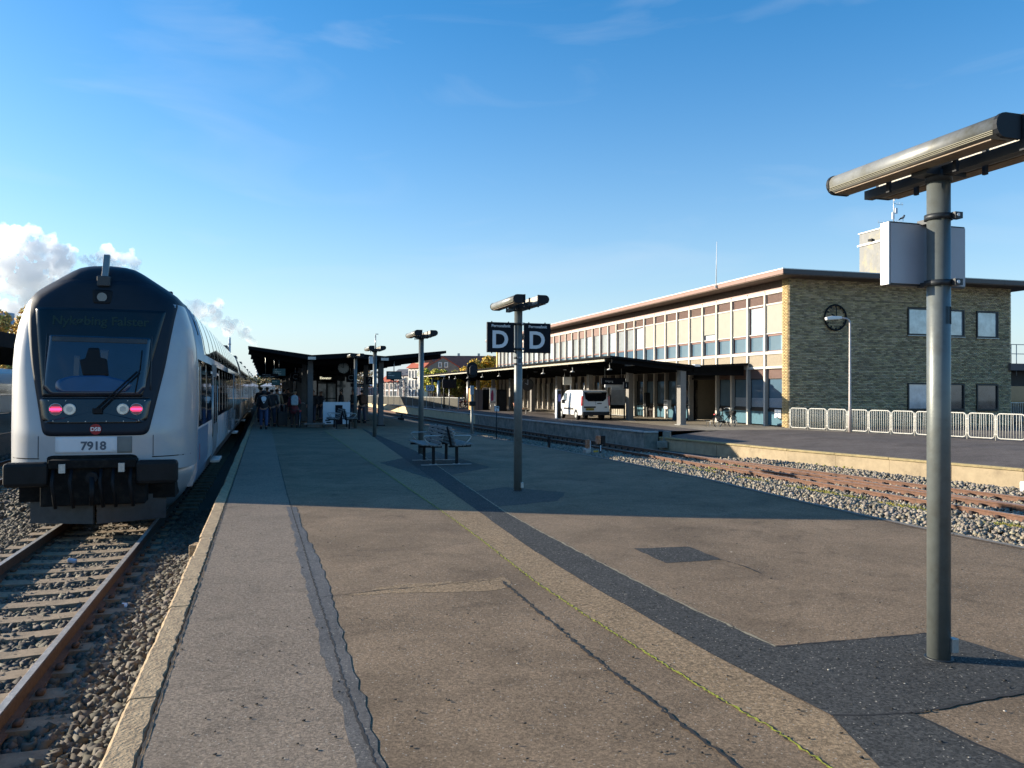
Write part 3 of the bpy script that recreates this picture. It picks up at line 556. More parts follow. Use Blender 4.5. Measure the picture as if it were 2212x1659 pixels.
# rooftop
TOWM = mat('peeling_render', (.25, .25, .24), .85, var=.12, vs=3, bump=.2, dirt=(.42, .37, .22), ds=1.3)
tw = thing('roof_tower', 'grey rendered lift tower with peeling paint on the station roof, behind the sign box', 'roof tower', SW(6.0, .69, 7.1), SA)
mb = MB(); mb.box((1.1 * K, .95 * K, 1.3 * K), (2.2 * K, 1.9 * K, 2.6 * K)); mb.build('tower_wall', TOWM, tw)
mb = MB(); mb.box((1.1 * K, .95 * K, 2.62 * K), (2.3 * K, 2.0 * K, .06)); mb.build('tower_cap', GALV, tw); mb = MB(); mb.box((-.04, .95 * K, 2.0 * K), (.07, 2.1 * K, .1)); mb.build('gutter', WHT, tw)
mb = MB(); mb.box((-.1, 1.0 * K, 2.15 * K), (.12, .3, .12)); mb.build('floodlight', BLK, tw)
an = thing('antenna_mast', 'thin aerial mast with white panels and small yagis on top of the roof tower', 'antenna', SW(7.0, 1.35, 9.72), SA)
mb = MB(); mb.tube([(0, 0, 0), (0, 0, 2.6)], .025, 6); mb.build('mast', GALV, an)
mb = MB(); mb.box((0, -.05, 1.95), (.3, .12, .3), M=Matrix.Rotation(R(45), 3, 'Y')); mb.build('panel_antenna', WHT, an); mb = MB(); mb.box((.12, -.05, 1.15), (.16, .1, .32)); mb.box((-.08, -.05, .85), (.12, .1, .4)); mb.build('radio_box', SWHT, an)
for zz, L, dx in ((.45, 1.0, -.45), (1.6, .8, .5), (.55, .7, .45)):
    mb = MB(); mb.tube([(0, 0, zz), (dx, .2, zz), (dx * 1.9, .3, zz + .06)], .012, 4)
    for k in range(5): t = .3 + .16 * k; mb.tube([(dx * 1.9 * t, .3 * t, zz - .1 + .06 * t), (dx * 1.9 * t, .3 * t, zz + .12 + .06 * t)], .006, 4)
    mb.build('yagi', GALV, an)
# a crow on the aerial
bp = an.location + Matrix.Rotation(SA, 3, 'Z') @ Vector((.75, .12, .62)); cr = thing('crow', 'hooded crow perched on the aerial above the sign box', 'bird', bp, .4)
mb = MB(); mb.tube([(-.2, 0, .12), (-.12, 0, .15), (0, 0, .2), (.09, 0, .27), (.13, 0, .34), (.17, 0, .345), (.22, 0, .33)], [.012, .05, .075, .06, .042, .025, .004], 8); mb.build('body', mat('crow_grey', (.2, .2, .2), .7), cr)
mb = MB(); mb.tube([(.07, 0, .30), (.12, 0, .345), (.16, 0, .345)], [.03, .048, .03], 8); mb.tube([(-.32, 0, .03), (-.15, 0, .15), (.02, 0, .22)], [.02, .05, .03], 6); mb.build('wing', BLK, cr); mb = MB()
for s_ in (-.02, .02): mb.tube([(.02, s_, .14), (.03, s_, -.01)], .006, 4)
mb.build('leg', BLK, cr)
sd = thing('satellite_dish', 'small grey satellite dish at the roof edge left of the tower', 'satellite dish', SW(5.2, -.3, 7.1), SA)
mb = MB()
for k in range(4):
    r0, r1 = .09 * k, .09 * (k + 1); n = 14; o = len(mb.v)
    for rr in (r0, r1):
        for j in range(n): t = 2 * math.pi * j / n; mb.v.append((rr * math.cos(t), -.5 * rr * rr, .42 + rr * 1.15 * math.sin(t)))
    for j in range(n): mb.f.append([o + j, o + (j + 1) % n, o + n + (j + 1) % n, o + n + j]); mb.m.append(0); mb.sm.append(True)
mb.build('dish', POLE, sd); mb = MB(); mb.tube([(0, .05, 0), (0, .05, .45)], .02, 6); mb.tube([(0, -.02, .2), (0, -.4, .35)], .012, 5); mb.build('mount', GALV, sd)
lr = thing('lightning_rod', 'long thin white rod standing up from the roof eave', 'aerial'); mb = MB(); p = SW(-1.05, 4.6, 6.95); mb.tube([p, (p.x + .04, p.y, p.z + 2.75)], [.03, .014], 6); mb.build('rod', WHT, lr)
mb = MB(); mb.box((p.x, p.y, p.z + .05), (.12, .12, .12)); mb.build('bracket', GALV, lr)
# wall clock: ring, minute marks and hands standing on the brick
ck = thing('wall_clock', 'big open ring clock with black hands on the dark brick end wall', 'clock', SW(2.46, -.07, 5.12), SA)
rr = .63 * K; mb = MB(); mb.ring((0, -.02, 0), rr - .05, .05, 'y', 36, 6); mb.build('ring', BLK, ck)
for k in range(12):
    t = R(30 * k); mb = MB(); L = .13; M = Matrix.Rotation(t, 3, 'Y'); c = M @ Vector((0, -.05, rr - .12)); mb.box(c, (.06, .05, L), M=M); mb.build('hour_mark', BLK, ck)
for nm, t, L, w in (('minute_hand', R(-2), rr * .9, .05), ('hour_hand', R(-62), rr * .6, .08)):
    M = Matrix.Rotation(t, 3, 'Y'); mb = MB(); mb.box(M @ Vector((0, -.08 - w * .4, L / 2 - .06)), (w, .025, L), M=M); mb.build(nm, BLK, ck)
mb = MB(); mb.disc((0, -.1, 0), .06, 12, th=.08); mb.build('hub', BLK, ck)
# low wing to the right with a railing on its roof
lw = thing('low_wing', 'low dark outbuilding right of the brick end wall with a railing on its roof', 'building', SW(WD, .6, 0), SA)
mb = MB(); mb.box((5, 4, 1.6), (10, 8, 3.2)); mb.build('wall', mat('wing_wall', (.06, .05, .045), .9), lw); mb = MB(); mb.box((5, 3.6, 3.42), (10.4, 9, .4)); mb.build('roof', mat('wing_roof', (.13, .10, .095), .8), lw)
mb = MB(); mb.box((1.3, -.03, 1.7), (1.7, .06, 1.2)); w = mb.build('window', mat('amber_glass', (.16, .11, .04), .2, coat=.6), lw)
for k in range(14): mb = MB(); mb.box((.15 + .14 * k, -.35, .75), (.03, .03, 1.1)); mb.build('railing_bar', GALV, lw)
mb = MB(); mb.box((1.0, -.35, 1.32), (2.2, .05, .05)); mb.build('railing', GALV, lw)
mb = MB()
for x in (.15, .55, 2.4, 5): mb.tube([(x, -.6, 2.9 if x == .55 else 3.6), (x, -.6, 4.75)], .025, 6)
for zz in (4.2, 4.75): mb.tube([(.15, -.6, zz), (9, -.6, zz)], .022, 6)
mb.build('roof_railing', GALV, lw)
# ================================================================== STATION CANOPY
CN = thing('station_canopy', 'dark flat platform canopy running along the front of the station building', 'canopy', SO, SA)
def cb(name, m, x0, x1, y0, y1, z0, z1, parent=CN, **k): return bb(name, m, x0, x1, y0, y1, z0, z1, parent, **k)
c0, c1 = 3.17, 55.5
for nm, pts in (('roof_slab', [(-.08, 3.07), (-2.96, 2.92), (-2.96, 2.80), (-.08, 2.95)]), ('roof_slab', [(-2.965, 2.92), (-7.48, 3.33), (-7.48, 3.24), (-2.965, 2.80)])):
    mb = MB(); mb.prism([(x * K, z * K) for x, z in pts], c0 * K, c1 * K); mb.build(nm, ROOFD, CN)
GUT = mat('gutter_cream', (.44, .41, .32), .6, var=.1, vs=6)
for k in range(17):
    y0 = c0 + .9 + k * 3.08; o = cb('edge_board', GUT, -7.40, -7.34, y0, y0 + 3.05, 3.09, 3.17)
    mb = MB()
    for j in range(22): mb.box((-7.37 * K, (y0 + .07 + j * .14) * K, 3.185 * K), (.05, .08, .03))
    mb.build('corrugation', GUT, o, kind='stuff')
rafter = None
for k in range(18):
    y = c0 + .35 + k * 3.04; 
    for (xa, za, xb, zb) in ((-.15, 2.86, -2.9, 2.72), (-3.0, 2.72, -7.25, 3.10)):
        mb = MB(); mb.bar((xa * K, y * K, za * K), (xb * K, y * K, zb * K), .10, .24); mb.build('rafter', ROOFD, CN)
COLM = mat('canopy_column', (.22, .205, .185), .7, var=.1, vs=5)
for k in range(9):
    y = 3.75 + 6.09 * k; o = cb('column', COLM, -3.60, -3.30, y - .2, y + .2, .03, 2.74, bevel=.01); cb('foot_plate', GALV, -3.68, -3.22, y - .28, y + .28, 0, .03, o)
cb('gutter_outlet', WHT, -3.05, -2.75, c0 - .03, c0 + .25, 2.86, 2.97)
# end wall of the canopy structure: transverse beam by the corner
cb('end_beam', ROOFD, -3.2, -.05, c0 + .45, c0 + .6, 2.45, 2.78)
# lamps hanging under the canopy
for k in range(9):
    y = 4.6 + 5.2 * k; lt = thing('hanging_lamp', f'small white lamp under the station canopy edge, {ORD[k]} from the corner nearest the camera', 'lamp', SW(-6.9, y, 3.06), SA, 'lamps hung in a row under the station canopy')
    mb = MB(); mb.tube([(0, 0, 0), (0, 0, -.36)], .018, 6); mb.build('stem', WHT, lt); mb = MB(); mb.tube([(0, 0, -.34), (0, 0, -.40), (0, 0, -.43)], [.05, .15, .15], 10); mb.build('shade', WHT, lt)
    lt = thing('strip_light', f'long fluorescent fitting under the station canopy, {ORD[k]} from the corner nearest the camera', 'lamp', SW(-5.3, y + 1.0, 3.02), SA, 'strip lights under the station canopy'); mb = MB(); mb.box((0, 0, -.05), (.16, 1.4, .08)); mb.build('tube_cover', SWHT, lt); mb = MB(); mb.box((0, 0, .02), (.22, 1.5, .05)); mb.build('tray', GALV, lt)
# ================================================================== THINGS BY THE STATION
def sgn(px, py, z=SG): return G(px, py, z)
# van
VP = Vector((5.5, 52.2, SG)); van = thing('delivery_van', 'white panel van seen from behind, parked under the station canopy', 'van', VP, SA)
VW = mat('van_white', (.80, .80, .79), .3, coat=.5, var=.02); VBL = mat('van_black_trim', (.02, .02, .022), .6); VGL = mat('van_glass', (.008, .009, .011), .06, coat=.8); VRED = mat('van_red_lamp', (.45, .01, .02), .25, coat=1.)
side = [(0, .45), (0.02, 1.0), (.06, 1.55), (.16, 1.93), (.4, 1.985), (2.9, 1.98), (3.35, 1.92), (4.1, 1.30), (4.85, 1.06), (4.98, .8), (4.98, .42), (4.6, .30), (4.42, .30), (4.36, .52), (4.18, .68), (3.94, .68), (3.76, .52), (3.7, .30), (1.5, .30), (1.44, .52), (1.26, .68), (1.02, .68), (.84, .52), (.78, .30), (.1, .32)]
mb = MB(); n = len(side); secs = [(-.97, .0), (-.98, .02), (0, .0), (.98, .02), (.97, 0)]
V = []
def tw_(z): return 1 - max(0, z - 1.1) * .12
for sx in (-1, 1):
    for (y, z) in side: V.append((sx * .98 * tw_(z), y, z))
Fs = [list(range(n)), [n + i for i in range(n)][::-1]] + [[i, n + i, n + (i + 1) % n, (i + 1) % n] for i in range(n)]
mb.add(V, Fs); vb = mb.build('body', VW, van, bevel=.05)
bm_ = MB(); bm_.prism([(-.72, 1.42), (-.80, 1.86), (.80, 1.86), (.72, 1.42), (.52, 1.26), (-.52, 1.26)], .01, .04); o = bm_.build('rear_window', VGL, van); o.rotation_euler = (R(-7.5), 0, 0); o.location = (0, -.20, .0)
for sx in (-1, 1):
    mb = MB(); mb.prism([(sx * .89, .95), (sx * .995, .95), (sx * .955, 1.6), (sx * .86, 1.6)], -.03, .16); mb.build('tail_lamp', VRED, van)
    mb = MB(); mb.box((sx * .48, -.005 - .0, .9), (.93, .02, .9)); 
    for wy in (1.14, 4.06):
        mb = MB(); mb.tube([(sx * .74, wy, .33), (sx * .97, wy, .33)], .33, 18); w = mb.build('wheel', BLK, van); mb = MB(); mb.tube([(sx * .95, wy, .33), (sx * .985, wy, .33)], [.21, .18], 14); mb.build('hubcap', mat('hubcap', (.6, .6, .58), .35, .4), w)
    mb = MB(); mb.box((sx * 1.08, 3.35, 1.18), (.2, .1, .26)); mb.build('mirror', VBL, van, bevel=.03)
    mb = MB(); mb.prism([(sx * .985, 1.24), (sx * .91, 1.76)] + [(sx * .90, 1.76), (sx * .97, 1.24)], 2.95, 3.62); mb.build('side_window', VGL, van)
    mb = MB(); mb.box((sx * .985, 2.5, .72), (.03, 1.9, .12)); mb.build('rubbing_strip', VBL, van)
mb = MB(); mb.box((0, -.03, .44), (1.9, .16, .24)); mb.build('rear_bumper', VBL, van, bevel=.03); mb = MB(); mb.box((0, .035, 1.0), (.012, .03, .9)); mb.build('door_seam', VBL, van)
mb = MB(); mb.box((-.42, .0, .86), (.80, .06, .1)); mb.build('plate_light_bar', VBL, van); mb = MB(); mb.box((-.42, -.02, .72), (.56, .04, .15)); pl = mb.build('number_plate', mat('plate_yellow', (.55, .38, .05), .5), van)
text('AZ 46 024', .13, 'plate_lettering', BLK, pl, (-.42, -.045, .72), (R(90), 0, 0)); mb = MB(); mb.box((.25, -.01, 1.1), (.3, .04, .06)); mb.build('door_handle', VBL, van); mb = MB(); mb.box((.7, -.01, .86), (.16, .03, .06)); mb.build('badge', VBL, van)
# white fence panels
FW = mat('fence_paint', (.50, .49, .44), .5, var=.12, vs=9, dirt=(.4, .38, .3), ds=6)
fa, fb = G(1707, 926, SG), G(2212, 955, SG); fd = (fb - fa); fl = fd.length; fd /= fl; fr = math.atan2(fd.y, fd.x)
fence = thing('barrier_fence', 'white tubular barrier fence in front of the brick end wall', 'fence', (fa.x, fa.y, SG), fr)
pw = fl / 9.9; h = 1.08
mb = MB(); rr_ = .13
def rrect(w, h0, h1, r, n=4):
    c = [(w - r, h1 - r, 0), (r, h1 - r, 90), (r, h0 + r, 180), (w - r, h0 + r, 270)]; P = []
    for (x, z, a) in c:
        for k in range(n + 1): t = R(a + 90 * k / n); P.append((x + r * math.cos(t), 0, z + r * math.sin(t)))
    return P + [P[0]]
mb.tube(rrect(pw - .12, .08, h, .12), .026, 7, cap=False); pm = mb.mesh('panel_frame', FW); mb = MB(); mb.tube([(0, 0, .08), (0, 0, h)], .014, 6); bm = mb.mesh('bar', FW); mb = MB(); mb.tube([(0, 0, -.02), (0, 0, h - .05)], .028, 7); pmz = mb.mesh('post', FW)
for i in range(12):
    x = i * pw; p = inst(pm, 'fence_panel', fence, (x + .04, 0, 0)); inst(pmz, 'post', fence, (x - .02, .0, 0))
    for k in range(9): b_ = inst(bm, 'bar', p, ((pw - .12) * (k + 1) / 10, 0, 0)); b_.rotation_euler = (0, random.gauss(0, .012), 0)
    mb = MB(); mb.box((x - .02, 0, .25), (.12, .04, .03)); mb.box((x - .02, 0, .85), (.12, .04, .03)); mb.build('clamp', FW, fence)
# street lamp by the fence
p = G(1836, 933.5, SG); sl_ = thing('street_lamp', 'slim pole lamp with a curved arm standing at the white fence before the wall clock', 'street lamp', p, 0)
mb = MB(); arc = [(0, 0, 0), (0, 0, 1.4), (0, 0, 5.25)] + [(-.22 + .22 * math.cos(t), 0, 5.25 + .22 * math.sin(t)) for t in (R(20), R(45), R(70), R(90))] + [(-.5, 0, 5.5)]; mb.tube(arc, [.085, .06, .045] + [.04] * 5, 10); mb.build('pole', mat('lamp_pole_pink', (.50, .44, .42), .5, .2), sl_)
mb = MB(); mb.prism([(-.42, 5.44), (-1.15, 5.38), (-1.18, 5.52), (-.9, 5.58), (-.42, 5.56)], -.13, .13); mb.build('lamp_head', WHT, sl_, bevel=.03)
# bicycles
def bicycle(loc, rz, label, group=None, col=(.012, .013, .014), rack=True, basket=True, lean=0):
    b = thing('bicycle', label, 'bicycle', loc, rz, group); b.rotation_euler = (0, lean, rz); m = mat('bike_frame_%d' % int(col[0] * 1000), col, .4, .2); r = .34
    for y, in ((0,), (1.08,)):
        mb = MB(); mb.ring((0, y, r), r - .02, .02, 'x', 26, 6); w = mb.build('wheel', BLK, b); mb = MB(); mb.ring((0, y, r), r - .045, .01, 'x', 26, 4); mb.build('rim', GALV, w)
        mb = MB()
        for k in range(12): t = math.pi * 2 * k / 12; mb.tube([(0, y, r), (0, y + (r - .05) * math.cos(t), r + (r - .05) * math.sin(t))], .0035, 3, cap=False)
        mb.tube([(-.04, y, r), (.04, y, r)], .02, 6); mb.build('spokes', GALV, w)
        mb = MB(); a0 = -20 if y else 20; pts = [(0, y + (r + .035) * math.cos(R(t)), r + (r + .035) * math.sin(R(t))) for t in range(30 if y else 20, 150 if y else 185, 13)]; mb.tube(pts, .018, 5); mb.build('mudguard', m, b)
    sx, sz = (.38, .86); mb = MB()
    for p, q in (((0, .45, .32), (0, .32, .92)), ((0, .34, .80), (0, .90, .84)), ((0, .45, .32), (0, .92, .72)), ((0, .91, .90), (0, .90, .70)), ((0, .45, .32), (0, 0, r)), ((0, .35, .75), (0, 0, r)), ((0, .92, .72), (0, 1.08, r))): mb.tube([p, q], .019, 6)
    mb.build('frame', m, b)
    mb = MB(); mb.tube([(0, .20, .98), (0, .30, .97), (0, .46, .96)], [.09, .07, .025], 8); mb.build('saddle', BLK, b)
    mb = MB(); mb.tube([(0, .91, .88), (0, .90, 1.06)], .016, 6); mb.tube([(-.27, .74, 1.04), (-.25, .86, 1.08), (0, .92, 1.06), (.25, .86, 1.08), (.27, .74, 1.04)], .014, 6); mb.build('handlebar', GALV, b)
    mb = MB(); mb.tube([(-.02, .45, .32), (.02, .45, .32)], .09, 12); mb.box((.03, .24, .33), (.03, .5, .09)); mb.tube([(.03, .45, .32), (.1, .45, .16)], .012, 5); mb.box((.12, .45, .16), (.08, .1, .02)); mb.build('chain_case', BLK, b)
    if rack: mb = MB(); mb.box((0, .0, .76), (.14, .42, .02)); mb.tube([(.05, -.05, .75), (.04, 0, r)], .007, 4); mb.tube([(-.05, -.05, .75), (-.04, 0, r)], .007, 4); mb.build('carrier', BLK, b); mb = MB(); mb.box((0, -.25, .74), (.09, .04, .06)); mb.build('rear_light', mat('bike_red', (.5, .02, .03), .4), b)
    if basket: mb = MB(); mb.prism([(-.17, .92), (.17, .92), (.13, .72), (-.13, .72)], .99, 1.24); mb.build('basket', BLK, b)
    return b
bicycle(G(1550.5, 924.2, SG - .06), SA + R(-76), 'black city bicycle with a front basket parked before the entrance pillars')
rk = thing('bicycle_rack', 'low wire bicycle rack under the black bicycle', 'bicycle rack', G(1530, 923, SG - .03), SA + R(-76))
for k in range(9): mb = MB(); mb.tube([(-.15, .25 * k, 0), (-.15, .25 * k, .32), (.15, .25 * k, .32), (.15, .25 * k, 0)], .012, 5); mb.build('hoop', GALV, rk)
mb = MB(); mb.tube([(-.15, -.1, .02), (-.15, 2.2, .02)], .015, 5); mb.tube([(.15, -.1, .02), (.15, 2.2, .02)], .015, 5); mb.build('base_rail', GALV, rk)
bi = G(1345, 889, SG)
farb = [(1786, 1612, 0), (1800, 1612, .3), (1822, 1612, -.2), (1838, 1610, .2)]
for k, (sx, sy, r_) in enumerate(farb): bicycle(G(sx / 1.8228 + 1, 1606 / 1.8228, SG), SA + R(-70) + r_, f'brown bicycle at the end of the far fence, {ORD[k]} from the left of the four', 'bicycles parked at the far fence', col=(.16, .08, .04), basket=False)
# notice on the teal panel, notice board, ticket post, boxes
bb('notice', WHT, -.03, -.01, .55, 1.05, .42, .82, B)
p = sgn(1334, 905.5); ib = thing('information_board', 'glazed timetable board on two dark posts right of the van', 'information board', p, SA + R(-8))
mb = MB(); mb.box((0, 0, 1.75), (1.05, .12, 2.1)); mb.build('frame', BLK, ib)
mb = MB(); mb.box((0, -.08, 1.75), (.98, .02, 1.55)); mb.build('poster', mat('timetable_paper', (.35, .36, .38), .4, var=.35, vs=3), ib); mb = MB(); mb.box((0, -.095, 2.25), (.96, .01, .5)); mb.build('header_sheet', SWHT, ib)
for sx in (-.48, .48): mb = MB(); mb.box((sx, 0, .4), (.09, .09, .8)); mb.build('leg', BLK, ib)
p = sgn(1205.5, 905); tp = thing('ticket_pillar', 'slim white and blue ticket pillar beside the front of the van', 'ticket machine', p, SA)
mb = MB(); mb.box((0, 0, 1.0), (.34, .3, 2.0)); mb.build('body', SWHT, tp, bevel=.02); mb = MB(); mb.box((.03, -.16, 1.0), (.24, .02, 1.9)); mb.build('front_panel', BLK, tp); mb = MB(); mb.box((.04, -.175, 1.45), (.18, .01, .5)); mb.build('screen', mat('blue_panel', (.02, .05, .35), .3), tp)
def hsign(px, py, Y, w, h, label, txt=None, m=NAVY, up=.5, cat='sign', rz=SA, sz=.2, name='hanging_sign', both=True):
    p = at(px, py, Y); s_ = thing(name, label, cat, p, rz); mb = MB(); mb.box((0, 0, 0), (w, .12, h)); mb.build('panel', m, s_, bevel=.01)
    mb = MB(); 
    for sx in ((-w * .35, w * .35) if w > .6 else (0,)): mb.tube([(sx, 0, h / 2), (sx, 0, h / 2 + up)], .014, 5)
    mb.build('hanger', GALV, s_)
    if txt:
        for k, (t_, dx, dz, q) in enumerate(txt): text(t_, q, 'lettering', SWHT, s_, (dx, -.066, dz), (R(90), 0, 0), align='CENTER')
    return s_
hsign(1324.5, 823.5, 50, 1.6, .42, 'dark hanging sign with two rods under the station canopy, above the timetable board', up=1.0, txt=[('Udgang', -.3, 0, .18)])
hsign(1322, 833.5, 51, 1.0, .2, 'pale backlit sign just below the dark hanging sign under the canopy', up=.05, m=SWHT, txt=None)
hsign(1352, 832.8, 48, .32, .42, 'small dark platform number sign reading 1 on the canopy column', txt=[('1', 0, 0, .3)], up=.2)
hsign(1225.5, 823, 56, .62, .56, 'square white sign box hanging under the station canopy left of the van', m=mat('sign_cream', (.42, .41, .36), .6), up=.3)
p = SW(-.25, u0 + 6.5 * sp, 0); mb_ = thing('mail_box', 'white letter box on a post in front of the ground-floor windows', 'letter box', p, SA); mb = MB(); mb.box((0, 0, 1.0), (.3, .55, .65)); mb.build('box', WHT, mb_, bevel=.02); mb = MB(); mb.tube([(0, 0, 0), (0, 0, .7)], .03, 6); mb.build('post', GALV, mb_); mb = MB(); mb.box((-.155, 0, 1.18), (.01, .35, .05)); mb.build('slot', BLK, mb_)
p = SW(-.6, u0 + 7.9 * sp, 0); pb = thing('pay_phone', 'black box on a slim post by the ground-floor pillars', 'telephone', p, SA); mb = MB(); mb.box((0, 0, 1.3), (.35, .35, 1.0)); mb.build('hood', BLK, pb, bevel=.03); mb = MB(); mb.tube([(0, 0, 0), (0, 0, .85)], .06, 8); mb.build('post', COLM, pb)
p = SW(-.45, u0 + 5.3 * sp, 0); br_ = thing('sandwich_board', 'folding board leaning by the pillars under the canopy', 'sign', p, SA)
for s_ in (-1, 1): mb = MB(); mb.bar((0, s_ * .35, 0), (0, s_ * .03, .95), .6, .03); mb.build('panel', mat('board_blue', (.1, .2, .35), .5), br_)
ck = thing('platform_clock', 'round dark clock hanging under the station canopy near the grey sign box', 'clock', at(1139.5, 831, 64), SA)
mb = MB(); mb.disc((0, 0, 0), .5, 22, th=.14); mb.build('case', BLK, ck); mb = MB(); mb.disc((0, -.08, 0), .46, 22, th=.02); mb.build('dial', mat('dial_dim', (.03, .03, .03), .4), ck)
for t, L in ((0, .4), (-62, .26)): M = Matrix.Rotation(R(t), 3, 'Y'); mb = MB(); mb.box(M @ Vector((0, -.1, L / 2)), (.04, .02, L), M=M); mb.build('hand', SWHT, ck)
mb = MB(); mb.tube([(0, 0, .5), (0, 0, .9)], .02, 6); mb.build('hanger', BLK, ck)
# grey-brown sheds and poster under the canopy
bx_ = thing('equipment_cabinet', 'tall mauve-brown metal cabinet lit by the sun at the end of the station', 'cabinet', at(1022, 890, 77), SA); bx_.location.z = SG
SHED = mat('cabinet_mauve', (.24, .16, .13), .6, var=.06); mb = MB(); mb.box((.55, 1, 1.0), (.8, 2, 2.0)); mb.build('body', SHED, bx_); mb = MB(); mb.box((.55, -.01, 1.0), (.02, .03, 1.95)); mb.build('door_seam', BLK, bx_); mb = MB(); mb.box((0.08, 1, 1.05), (.13, 2, 2.1)); mb.build('orange_end_panel', mat('orange_timber', (.55, .30, .09), .7), bx_)
dk = thing('shelter_box', 'black enclosed shelter beside the illuminated poster under the station canopy', 'shelter', at(1049.5, 890, 79), SA); dk.location.z = SG; mb = MB(); mb.box((0, 1, 1.0), (.62, 2, 2.0)); mb.build('body', BLK, dk); mb = MB(); mb.box((0, -.02, .95), (.5, .04, 1.8)); mb.build('door', DARK, dk)
dk2 = thing('shelter_box', 'black shelter wall right of the illuminated poster under the station canopy', 'shelter', at(1083.5, 888, 74), SA); dk2.location.z = SG; mb = MB(); mb.box((0, 1, 1.0), (1.0, 2, 2.0)); mb.build('body', BLK, dk2); mb = MB(); mb.box((.1, -.02, .95), (.6, .04, 1.8)); mb.build('door', DARK, dk2)
ps = thing('poster_case', 'glass poster case with a pink and white advert between the black shelters', 'poster', at(1064.5, 880, 73), SA); ps.location.z = SG
mb = MB(); mb.box((0, 0, 1.45), (.58, .14, 1.4)); mb.build('case', GALV, ps); mb = MB(); mb.box((0, -.08, 1.5), (.5, .02, 1.2)); mb.build('poster', WHT, ps)
mb = MB(); mb.prism([(-.2, .92), (-.22, 1.5), (-.15, 1.85), (-.05, 2.0), (.0, 1.8), (.05, 1.5), (.03, 1.0)], -.11, -.095); mb.build('pink_figure', mat('poster_pink', (.45, .05, .12), .5), ps); mb = MB()
for sx in (-.22, .22): mb.tube([(sx, 0, 0), (sx, 0, .8)], .03, 6)
mb.build('leg', GALV, ps)
def slatbench(loc, rz, label, m, n=5, L=1.8):
    b = thing('slatted_bench', label, 'bench', loc, rz)
    for k in range(n): mb = MB(); mb.box((0, .05 + .09 * k, .45), (L, .07, .035)); mb.build('seat_slat', m, b)
    for k in range(4): mb = MB(); mb.box((0, .52 + .03 * k, .55 + .1 * k), (L, .03, .08)); mb.build('back_slat', m, b)
    for s_ in (-1, 1): mb = MB(); mb.bar((s_ * L * .38, .1, 0), (s_ * L * .38, .1, .44), .05); mb.bar((s_ * L * .38, .48, 0), (s_ * L * .38, .62, .9), .05); mb.build('leg', GALV, b)
slatbench(at(1132, 885, 66), SA + R(95), 'orange-red slatted bench under the station canopy', mat('bench_orange', (.50, .18, .07), .6))
for o in list(COL.objects):
    if o.name.startswith('slatted_bench'): o.location.z = SG
# balustrade with pale bars inside the canopy
bl = thing('stair_railing', 'railing of pale upright bars around the subway stairs under the canopy', 'railing', SW(-1.2, 15.2, 0), SA)
mb = MB(); mb.bar((0, 0, 1.0), (0, 9.2, 1.0), .06); mb.bar((0, 0, .1), (0, 9.2, .1), .05); mb.build('rail', GALV, bl)
for k in range(27): mb = MB(); mb.box((0, .2 + .34 * k, .55), (.03, .2, .9)); mb.build('railing_panel', mat('railing_cream', (.42, .38, .30), .7), bl)
